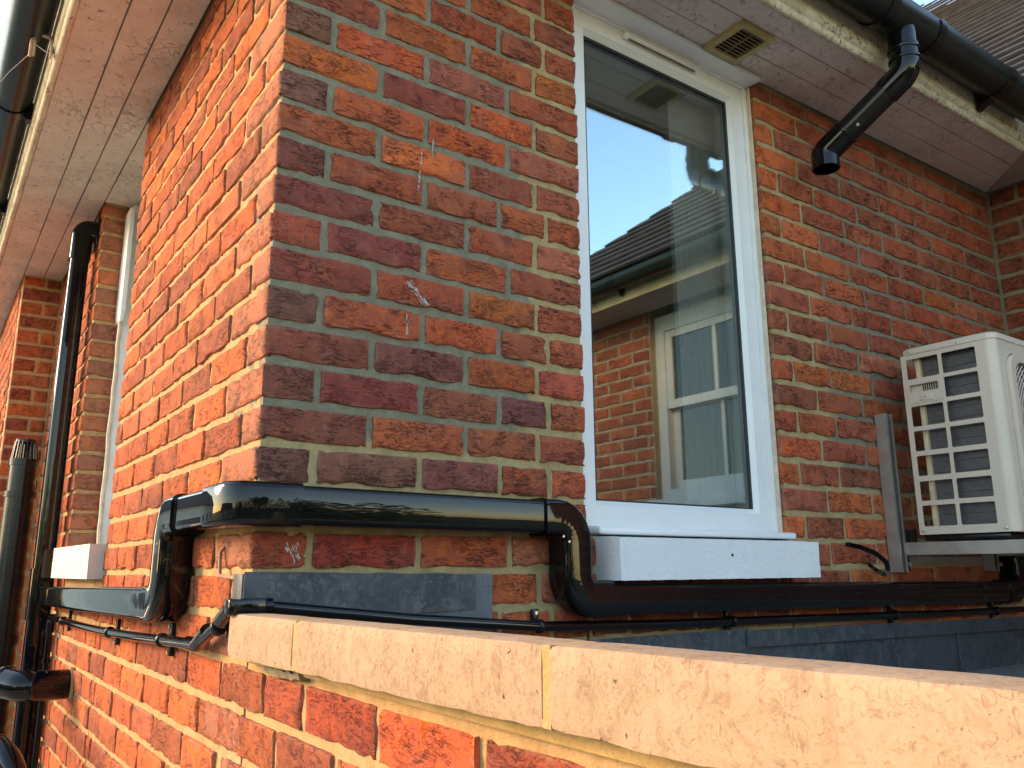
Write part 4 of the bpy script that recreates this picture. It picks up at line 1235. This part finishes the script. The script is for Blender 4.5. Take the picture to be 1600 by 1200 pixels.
# ------------------------------------------------------------------ soil pipes at the far left
sp = thing('soil_vent_pipe', (-0.135, 2.52, -3.2), 'thick black soil vent pipe with slotted cage top at far left', 'pipe')
sx, sy = -0.137, 2.52
tube('pipe', [(sx, sy, -3.2), (sx, sy, 0.10)], 0.055, 'black_dull', sp, 24)
tube('socket', [(sx, sy, 0.08), (sx, sy, 0.225)], 0.0515, 'black_dull', sp, 24)
tube('socket_ring', [(sx, sy, 0.075), (sx, sy, 0.098)], 0.0605, 'black_dull', sp, 24)
tube('socket_ring', [(sx, sy, 0.205), (sx, sy, 0.232)], 0.0555, 'black_dull', sp, 24)
tube('cage_cap', [(sx, sy, 0.302), (sx, sy, 0.314)], 0.041, 'black_dull', sp, 20)
for k in range(16):
    a = 2 * math.pi * k / 16
    b = MB(); b.tube([(sx + .047 * math.cos(a), sy + .047 * math.sin(a), 0.228), (sx + .038 * math.cos(a), sy + .038 * math.sin(a), 0.306)], 0.0045, 6); b.build('cage_bar', M['black_dull'], sp)
tube('socket_ring', [(sx, sy, -0.50), (sx, sy, -0.47)], 0.0605, 'black_dull', sp, 24)

bp = thing('branch_pipe', (0.0, 1.69, -0.59), 'fat black waste pipe bending into the side wall at lower left', 'pipe')
bc = Vector((-0.135, 1.66, -0.572))
bdir = (Vector((-0.26, 1.84, -0.548)) - bc).normalized()
b = MB(); b.tube(arcpath([Vector((0.01, 1.69, -0.577)), bc, bc + bdir * 0.085], 0.045, 8), 0.046, 24); b.build('elbow', M['black'], bp)
b = MB(); b.tube([bc + bdir * 0.078, bc + bdir * 0.092], 0.0505, 24); b.build('socket_ring', M['black'], bp, 0.003)
b = MB(); b.tube([bc + bdir * 0.085, bc + bdir * 0.95], 0.0435, 24); b.build('pipe', M['black'], bp)
b = MB(); b.tube([(0.002, 1.69, -0.577), (-0.008, 1.69, -0.577)], 0.053, 20); b.build('mortar_collar', M['mortar_l'], bp)
lp = thing('lower_branch_pipe', (-0.2, 1.4, -0.85), 'curving black pipe crossing the bottom left corner', 'pipe')
b = MB(); b.tube(arcpath([(-0.42, 1.75, -0.60), (-0.20, 1.16, -0.68), (-0.135, 1.10, -0.95), (-0.13, 1.10, -1.5)], 0.12, 8), 0.030, 20); b.build('pipe', M['black'], lp)

# ------------------------------------------------------------------ lead flashings and flat roof
ld = thing('lead_flashing', (0.25, -0.01, -0.31), 'dull grey lead flashing sheet dressed on the wall beneath the trunking', 'flashing')
def sheet(name, pts, mat, parent, th, cols=40, rows=6, amp=0.002, seed=0, face_y=-0.006):
    """pts: 4 corners (x,z) tl,tr,br,bl on the front wall"""
    V = []; F = []
    for s_ in (0, 1):
        for i in range(rows + 1):
            for j in range(cols + 1):
                u = j / cols; v = i / rows
                x = (pts[0][0]*(1-u) + pts[1][0]*u)*(1-v) + (pts[3][0]*(1-u) + pts[2][0]*u)*v
                z = (pts[0][1]*(1-u) + pts[1][1]*u)*(1-v) + (pts[3][1]*(1-u) + pts[2][1]*u)*v
                w = noise.noise(Vector((x*14, z*14, seed))) * amp + noise.noise(Vector((x*40, z*40, seed))) * amp * 0.4
                if i in (0,): z += noise.noise(Vector((x*18, seed, 2))) * 0.0025
                V.append((x, face_y + w - (0 if s_ else th), z))
    W = cols + 1; N = W * (rows + 1)
    for i in range(rows):
        for j in range(cols):
            a = i*W + j
            F.append((a, a+1, a+W+1, a+W)); F.append((N+a, N+a+W, N+a+W+1, N+a+1))
    ring = list(range(W)) + [i*W + cols for i in range(1, rows+1)] + [rows*W + j for j in range(cols-1, -1, -1)] + [i*W for i in range(rows-1, 0, -1)]
    for i in range(len(ring)):
        a, b_ = ring[i], ring[(i+1) % len(ring)]
        F.append((a, N+a, N+b_, b_))
    b = MB(); b.add(V, F)
    return b.build(name, mat, parent, angle=50)
sheet('under_sheet', [(0.001, -0.2255), (0.492, -0.2315), (0.492, -0.352), (0.001, -0.352)], M['lead_pale'], ld, 0.003, seed=1, face_y=-0.007, amp=0.0015)
sheet('over_sheet', [(-0.014, -0.2245), (0.449, -0.2325), (0.449, -0.299), (-0.014, -0.312)], M['lead'], ld, 0.003, seed=2, face_y=-0.0125, amp=0.0025)
b = MB(); b.box(-0.0165, -0.012, -0.012, 0.035, -0.31, -0.228); b.build('return_lip', M['lead'], ld, 0.002)
la = thing('apron_flashing', (1.8, -0.02, -0.55), 'dark lead apron flashing along the foot of the front wall behind the coping', 'flashing')
pts = [0.50, 1.255, 1.262, 2.96]
sheet('cover_strip', [(0.50, -0.374), (1.268, -0.371), (1.268, -0.422), (0.50, -0.44)], M['lead'], la, 0.003, seed=3, face_y=-0.013, amp=0.0025)
sheet('cover_strip', [(1.255, -0.376), (2.96, -0.398), (2.96, -0.44), (1.255, -0.417)], M['lead'], la, 0.003, seed=4, face_y=-0.018, amp=0.003)
for i, (a, b_) in enumerate(((0.50, 1.07), (1.06, 1.69), (1.684, 2.30), (2.294, 2.97))):
    sheet('upstand', [(a, -0.41), (b_, -0.415), (b_, -0.556), (a, -0.556)], M['lead'], la, 0.003, seed=5 + i, face_y=-0.006 - 0.001 * (i % 2), amp=0.0018)
    if i:
        b = MB(); b.tube([(a + .006, -0.012, -0.43), (a + .004, -0.013, -0.49), (a + .008, -0.012, -0.555)], 0.0035, 8); b.build('welt', M['lead'], la)
b = MB(); b.add([(0.15, 0.005, -0.552), (XR, 0.005, -0.552), (XR, -2.4, -0.56), (0.15, -2.4, -0.56)], [(0, 3, 2, 1)])
fr = b.build('flat_roof', M['felt'], smooth=False); tag(fr, kind='structure')
b = MB(); b.box(0.10, 0.148, -2.4, -0.002, -0.6, -0.3685)
b.build('inner_face', M['felt'], pp)

# loose mortar under the first coping stone and a stub of old cable above the lead
bm_obj(rough_box(-0.010, 0.02, -0.27, -0.12, -0.376, -0.366, 0.006, 0.008), 'loose_mortar', M['mortar_w'], wloc(pp), pp)
cs = thing('cable_stub', (-0.01, 0.08, -0.21), 'short stub of old painted cable looping out of the brickwork by the lead', 'cable')
b = MB(); b.tube(arcpath([(0.004, 0.15, -0.175), (-0.008, 0.15, -0.19), (-0.012, 0.13, -0.232), (-0.012, 0.02, -0.236)], 0.012, 4), 0.0035, 8); b.build('cable', mat_simple('old_cable_paint', (0.30, 0.14, 0.09), 0.7), cs)

# ------------------------------------------------------------------ air conditioner
ac = thing('air_conditioner', (2.36, -0.23, -0.13), 'warm white outdoor air conditioning unit on a wall bracket', 'air conditioner')
ax0, ax1, ay0, ay1, az0, az1 = 2.0, 2.72, -0.37, -0.088, -0.128, 0.426
cols_ = [(-0.204, -0.104), (-0.315, -0.215)]
rows_ = [(0.348, 0.411), (0.275, 0.337), (0.199, 0.262), (0.123, 0.185), (0.047, 0.108), (-0.028, 0.031), (-0.104, -0.042)]
holes = []
for ci, (a, b_) in enumerate(cols_):
    for ri, (c, d) in enumerate(rows_):
        if ci == 0 and ri == 1:
            holes.append(rrect_at(a + .006, b_ - .004, c + .03, d - .008, .004, 3))
        else:
            holes.append(rrect_at(a, b_, c, d, .0045, 3))
cr_ = 0.026
outer = [(ay0 + cr_, az0), (ay1, az0), (ay1, az1), (ay0 + cr_, az1)]
holed_panel('side_panel', outer, holes, lambda a, b, d: (ax0 + d, a, b), 0.0025, M['ac'], ac)
# rounded front corner and front panel with fan opening
fc = Vector((2.31, 0, 0.158)); frr = 0.235
b = MB()
V = []; F = []
for k in range(9):
    a = math.pi + (math.pi / 2) * k / 8
    for z in (az0, az1):
        V.append((ax0 + cr_ + cr_ * math.cos(a), ay0 + cr_ + cr_ * math.sin(a), z))
F = [(2*k, 2*k+2, 2*k+3, 2*k+1) for k in range(8)]
b.add(V, F); b.build('corner_panel', M['ac'], ac)
gx0, gx1, gz0, gz1 = 2.052, 2.53, -0.085, 0.392
holed_panel('front_panel', [(ax0 + cr_, az0), (ax1, az0), (ax1, az1), (ax0 + cr_, az1)], [rrect_at(gx0, gx1, gz0, gz1, 0.06, 6)], lambda a, b, d: (a, ay0 + d, b), 0.0025, M['ac'], ac)
holed_panel('fan_surround', rrect_at(gx0 + .003, gx1 - .003, gz0 + .003, gz1 - .003, 0.058, 6), [rrect_at(gx0 + .028, gx1 - .028, gz0 + .028, gz1 - .028, 0.045, 6)], lambda a, b, d: (a, ay0 - 0.014 + d, b), 0.02, M['ac'], ac)
cx, cz = (gx0 + gx1) / 2, (gz0 + gz1) / 2
for k in range(22):
    r_ = 0.05 + 0.0125 * k
    b = MB()
    run_ = []
    for q in range(73):
        a = 2 * math.pi * q / 72
        x, z = cx + r_ * math.cos(a), cz + r_ * math.sin(a)
        ok = abs(x - cx) < (gx1 - gx0) / 2 - .026 and abs(z - cz) < (gz1 - gz0) / 2 - .026
        if ok: run_.append((x, ay0 - 0.006, z))
        else:
            if len(run_) > 1: b.tube(run_, 0.0022, 5)
            run_ = []
    if len(run_) > 1: b.tube(run_, 0.0022, 5)
    if b.v: b.build('fan_guard_ring', M['ac'], ac)
for k in range(24):
    a = 2 * math.pi * k / 24
    L_ = 0.212 / max(abs(math.cos(a)), abs(math.sin(a)))
    b = MB(); b.tube([(cx + .05 * math.cos(a), ay0 - .003, cz + .05 * math.sin(a)), (cx + L_ * math.cos(a + .15), ay0 - .003, cz + L_ * math.sin(a + .15))] if L_ < 0.26 else [(cx + .05 * math.cos(a), ay0 - .003, cz + .05 * math.sin(a)), (cx + .27 * math.cos(a), ay0 - .003, cz + .27 * math.sin(a))], 0.0022, 5)
    b.build('fan_guard_spoke', M['ac'], ac)
b = MB(); b.tube([(cx, ay0 - .008, cz), (cx, ay0 + .004, cz)], 0.05, 24); b.build('fan_hub_cover', M['ac'], ac)
for k in range(3):
    a0 = 2 * math.pi * k / 3
    V = []; F = []
    for q in range(8):
        a = a0 + 0.9 * q / 7
        for r_ in (0.045, 0.20):
            V.append((cx + r_ * math.cos(a), ay0 + 0.035 + 0.05 * q / 7, cz + r_ * math.sin(a)))
    F = [(2*q, 2*q+2, 2*q+3, 2*q+1) for q in range(7)]
    b = MB(); b.add(V, F); b.build('fan_blade', M['ac_dark'], ac)
# lid, other sides
b = MB()
b.sweep([(0, 0)], [(0, 0, 0), (0, 0, 1)], (1, 0, 0)) if False else None
lid = rrect_at(ax0 - .0025, ax1 + .0025, ay0 - .0025, ay1 + .002, .027, 6)
V = [(x, y, 0.4265) for x, y in lid] + [(x, y, 0.4415) for x, y in lid] + [((x - 2.36) * 0.985 + 2.36, (y + .229) * 0.965 - .229, 0.4465) for x, y in lid]
m = len(lid)
F = [(j, (j+1) % m, m + (j+1) % m, m + j) for j in range(m)] + [(m + j, m + (j+1) % m, 2*m + (j+1) % m, 2*m + j) for j in range(m)] + [tuple(range(m-1, -1, -1)), tuple(2*m + j for j in range(m))]
b = MB(); b.add(V, F); b.build('lid', M['ac'], ac, angle=50)
b = MB(); b.box(ax1 - .003, ax1, ay0 + .001, ay1, az0, az1); b.build('side_panel', M['ac'], ac)
b = MB(); b.box(ax0 + .012, ax1 - .01, ay0 + .03, ay1 - .006, -0.146, -0.129); b.build('base_tray', M['black_dull'], ac, 0.004)
# coil behind the side grille
b = MB(); b.box(ax0 + .030, ax0 + .055, ay0 + .03, -0.137, az0 + .01, az1 - .005); coil = b.build('coil', M['ac_dark'], ac)
for k in range(17):
    z = az0 + 0.028 + k * 0.0315
    b = MB(); b.tube([(ax0 + .029, ay0 + .035, z), (ax0 + .029, -0.139, z)], 0.0018, 6); b.build('coil_tube', M['coil_tube'], coil)
b = MB(); b.box(ax0 + .018, ax0 + .045, -0.1365, -0.122, az0 + .008, az1 - .005); b.build('end_strip', M['cream_strip'], ac, 0.002)
# handle recess plate with vent slots
hp = holed_panel('handle_plate', rrect_at(-0.2075, -0.1005, 0.270, 0.342, .004, 3), [rrect_at(-0.198, -0.108, 0.305, 0.329, .004, 3)], lambda a, b, d: (ax0 - .0025 + d, a, b), 0.0024, M['ac'], ac)
b = MB(); b.box(ax0 + .010, ax0 + .012, -0.205, -0.10, 0.298, 0.337); b.build('recess', M['ac'], hp)
for k in range(8):
    y = -0.1935 + k * 0.0066
    b = MB(); b.box(ax0 + .0085, ax0 + .0098, y, y + .0032, 0.306, 0.328); b.build('slot', M['dark'], hp)
b = MB(); b.box(ax0 - .0045, ax0 - .0026, -0.178, -0.138, 0.276, 0.296); b.build('latch', M['ac'], hp, 0.0006)
for y, z in ((-0.118, 0.434), (-0.268, 0.434), (-0.103, -0.117), (-0.338, -0.117), (-0.157, 0.287)):
    b = MB(); b.tube([(ax0 - .006, y, z), (ax0 - .001, y, z)], 0.0038, 10); b.build('screw', M['bolt'], ac, 0.001)

br_ = thing('wall_bracket', (2.0, -0.02, -0.24), 'galvanised steel wall bracket carrying the air conditioning unit', 'bracket')
def channel(x, z0, z1):
    b = MB()
    b.box(x - .019, x - .0175, -0.038, -0.002, z0, z1)
    b.box(x + .0175, x + .019, -0.038, -0.002, z0, z1)
    b.box(x - .019, x + .019, -0.0022, -0.0006, z0, z1)
    b.box(x - .0174, x - .009, -0.038, -0.0365, z0, z1)
    b.box(x + .009, x + .0174, -0.038, -0.0365, z0, z1)
    return b.build('upright', M['steel'], br_)
for x in (1.985, 2.565):
    channel(x, -0.238, 0.25 if x < 2.2 else 0.2)
    b = MB(); b.box(x + .02, x + .058, -0.455, -0.030, -0.187, -0.185); b.box(x + .02, x + .0215, -0.455, -0.030, -0.1849, -0.150); b.box(x + .0216, x + .058, -0.455, -0.03, -0.1515, -0.150)
    b.build('arm', M['steel'], br_)
    b = MB(); b.box(x + .0195, x + .04, -0.032, -0.029, -0.235, -0.11); b.box(x + .0195, x + .021, -0.075, -0.0325, -0.149, -0.11)
    b.build('gusset', M['black_dull'], br_)
    for z in (-0.128, -0.215):
        b = MB(); b.tube([(x + .032, -0.041, z), (x + .032, -0.0325, z)], 0.0075, 6); b.build('bolt', M['bolt'], br_, 0.001)
b = MB(); b.box(1.97, 2.60, -0.0025, -0.0006, -0.21, -0.19); b.build('cross_rail', M['steel'], br_)

# loose strap
st = thing('cable_strap', (1.76, -0.02, -0.16), 'black cable strap curling off the wall beside the bracket', 'strap')
P = [(1.752, -0.004, -0.157), (1.775, -0.03, -0.166), (1.815, -0.05, -0.183), (1.858, -0.055, -0.208), (1.872, -0.05, -0.234), (1.852, -0.045, -0.243), (1.822, -0.038, -0.228), (1.804, -0.03, -0.214)]
pp_ = arcpath(P, 0.012, 3)
b = MB(); b.sweep([(-0.0015, -0.007), (0.0015, -0.007), (0.0015, 0.007), (-0.0015, 0.007)], pp_, (0.1, -0.85, 0.5)); b.build('band', M['black'], st)
b = MB(); b.tube([(1.752, 0.001, -0.157), (1.752, -0.012, -0.157)], 0.006, 8); b.build('fixing', M['black_dull'], st)

# ------------------------------------------------------------------ line hook on the side fascia
hk = thing('line_hook', (-0.32, 1.1, 1.31), 'painted iron hook with a peg on the side fascia at top left', 'hook')
b = MB(); b.tube(arcpath([(-0.318, 1.11, 1.275), (-0.319, 1.11, 1.315), (-0.352, 1.12, 1.325), (-0.366, 1.125, 1.31), (-0.366, 1.125, 1.262)], 0.008, 4), 0.0055, 10); b.build('bar', M['hook'], hk)
b = MB(); b.box(-0.322, -0.316, 1.095, 1.125, 1.255, 1.325); b.build('plate', M['hook'], hk, 0.002)
b = MB(); b.box(-0.374, -0.366, 1.118, 1.128, 1.245, 1.300); b.box(-0.3655, -0.358, 1.118, 1.128, 1.25, 1.300); b.build('peg', M['hook'], hk, 0.002)
b = MB(); b.tube(arcpath([(-0.36, 1.125, 1.29), (-0.335, 1.10, 1.262), (-0.31, 1.09, 1.250), (-0.295, 1.085, 1.258)], 0.02, 3), 0.0018, 6); b.build('wire_end', M['hook'], hk)
wrr = thing('wire', (-0.45, 1.4, 1.3), 'thin black wire running from the fascia hook past the side gutter', 'wire')
b = MB(); b.tube([(-0.366, 1.122, 1.26), (-0.41, 1.28, 1.262), (-0.46, 1.52, 1.268), (-0.62, 2.4, 1.28)], 0.0014, 6); b.build('strand', M['wire'], wrr)

# ------------------------------------------------------------------ surroundings (mirrored in the gloss of the pipes and the glass)
b = MB(); b.add([(-120, -120, -3.2), (120, -120, -3.2), (120, 120, -3.2), (-120, 120, -3.2)], [(0, 1, 2, 3)])
gr = b.build('ground', M['grass'], smooth=False); tag(gr, kind='structure')
b = MB(); b.add([(-5.5, -30, -3.196), (-0.0, -30, -3.196), (-0.0, 30, -3.196), (-5.5, 30, -3.196)], [(0, 1, 2, 3)])
pa = b.build('path', mat_concrete('paving', (0.30, 0.27, 0.23), (0.40, 0.37, 0.31), (0.2, 0.18, 0.15)), smooth=False); tag(pa, kind='structure')
nh = thing('neighbour_house', (-13.0, 1.0, -3.2), 'pale rendered neighbouring house mirrored in the glossy trunking', 'house')
b = MB(); b.box(-18, -13, -4, 6, -3.2, -0.6); b.build('wall', M['render'], nh)
b = MB(); b.add([(-12.6, -4.4, -0.6), (-12.6, 6.4, -0.6), (-15.5, 6.4, 1.0), (-15.5, -4.4, 1.0), (-18.4, -4.4, -0.6), (-18.4, 6.4, -0.6)], [(0, 1, 2, 3), (3, 2, 5, 4), (0, 3, 4), (1, 5, 2)]); b.build('roof', M['tile'], nh)
for y in (-3, -0.2, 2.6):
    w_ = holed_panel('window', [(y, -2.4), (y + 1.6, -2.4), (y + 1.6, -1.1), (y, -1.1)], [[(y + .1, -2.3), (y + .75, -2.3), (y + .75, -1.2), (y + .1, -1.2)], [(y + .85, -2.3), (y + 1.5, -2.3), (y + 1.5, -1.2), (y + .85, -1.2)]], lambda a, b, d: (-12.97 - d, a, b), 0.08, M['upvc'], nh)
    b = MB(); b.box(-12.998, -12.992, y + .05, y + 1.55, -2.35, -1.15); b.build('pane', M['ac_dark'], w_)

n2 = thing('neighbour_house', (-8.0, 17.0, -3.2), 'unseen pale rendered house added beyond the side path to screen the horizon', 'house')  # added out of view to block horizon glow; pale wall brightens trunking reflections
b = MB(); b.box(-15, -2.2, 15, 22, -3.2, 1.2); b.build('wall', M['render'], n2)
b = MB(); b.add([(-15.4, 14.6, 1.2), (-1.8, 14.6, 1.2), (-1.8, 18.5, 3.6), (-15.4, 18.5, 3.6), (-15.4, 22.4, 1.2), (-1.8, 22.4, 1.2)], [(0, 1, 2, 3), (3, 2, 5, 4), (0, 3, 4), (1, 5, 2)]); b.build('roof', M['tile'], n2)
for x in (-13.5, -10.2, -6.9, -4.4):
    w_ = holed_panel('window', [(x, -1.4), (x + 1.5, -1.4), (x + 1.5, 0.2), (x, 0.2)], [[(x + .1, -1.3), (x + .7, -1.3), (x + .7, 0.1), (x + .1, 0.1)], [(x + .8, -1.3), (x + 1.4, -1.3), (x + 1.4, 0.1), (x + .8, 0.1)]], lambda a, b, d: (a, 14.97 + d - 0.06, b), 0.08, M['upvc'], n2)
    b = MB(); b.box(x + .05, x + 1.45, 14.985, 14.992, -1.35, 0.15); b.build('pane', M['ac_dark'], w_)
# hedge and trees across the garden behind the viewer, mirrored as dark green in the trunking; hedge height raised to block the bright horizon
def leaf_mass(name, boxes, n, size, seed, parent=None):
    rr = random.Random(seed)
    V = []; F = []
    for i in range(n):
        c, r_ = boxes[rr.randrange(len(boxes))]
        d = Vector((rr.gauss(0, 1), rr.gauss(0, 1), rr.gauss(0, 1))).normalized() * (rr.random() ** 0.4)
        p = Vector((c[0] + d.x * r_[0], c[1] + d.y * r_[1], c[2] + d.z * r_[2]))
        a = Vector((rr.gauss(0, 1), rr.gauss(0, 1), rr.gauss(0, 1))).normalized() * size * rr.uniform(0.6, 1.3)
        q = a.orthogonal().normalized() * size * 0.6
        k = len(V)
        V += [tuple(p - a), tuple(p + q), tuple(p + a), tuple(p - q)]
        F.append((k, k+1, k+2, k+3))
    b = MB(); b.v = V; b.f = F
    me_org = wloc(parent) if parent else Vector((0, 0, 0))
    me = bpy.data.meshes.new(name); me.from_pydata([tuple(Vector(v) - me_org) for v in V], [], F); me.materials.append(M['leaf'])
    return place(me, name, parent, me_org)
rr = random.Random(5)
hd = leaf_mass('hedge', [((-14 + 1.1 * i, -9 + rr.uniform(-.4, .4), -0.9 + rr.uniform(-.2, .3)), (0.9, 0.8, 2.3)) for i in range(18)], 16000, 0.11, 3)
tag(hd, 'green hedge behind the viewer, made tall to screen the bright horizon', 'hedge', kind='stuff')

gt = thing('garden_tree', (-9, -11, -3.2), 'small leafy tree at the far side of the garden', 'tree', 'garden trees behind the viewer')
b = MB(); b.tube([(-9, -11, -3.2), (-9+.1, -11, -1.5), (-9, -11+.1, 2.6-2.6)], 0.13, 10); b.build('trunk', M['bark'], gt)
leaf_mass('crown', [((-9+rr.uniform(-1,1), -11+rr.uniform(-1,1), 2.6-2.4+rr.uniform(-.9,1.0)), (0.9, 0.9, 0.7)) for q in range(9)], 3500, 0.11, 20, gt)

gt = thing('garden_tree', (-3.5, -13, -3.2), 'taller leafy tree behind the hedge', 'tree', 'garden trees behind the viewer')
b = MB(); b.tube([(-3.5, -13, -3.2), (-3.5+.1, -13, -1.5), (-3.5, -13+.1, 3.4-2.6)], 0.13, 10); b.build('trunk', M['bark'], gt)
leaf_mass('crown', [((-3.5+rr.uniform(-1,1), -13+rr.uniform(-1,1), 3.4-2.4+rr.uniform(-.9,1.0)), (0.9, 0.9, 0.7)) for q in range(9)], 3500, 0.11, 21, gt)

gt = thing('garden_tree', (3.5, -12, -3.2), 'leafy tree beside the end of the hedge', 'tree', 'garden trees behind the viewer')
b = MB(); b.tube([(3.5, -12, -3.2), (3.5+.1, -12, -1.5), (3.5, -12+.1, 2.8-2.6)], 0.13, 10); b.build('trunk', M['bark'], gt)
leaf_mass('crown', [((3.5+rr.uniform(-1,1), -12+rr.uniform(-1,1), 2.8-2.4+rr.uniform(-.9,1.0)), (0.9, 0.9, 0.7)) for q in range(9)], 3500, 0.11, 22, gt)
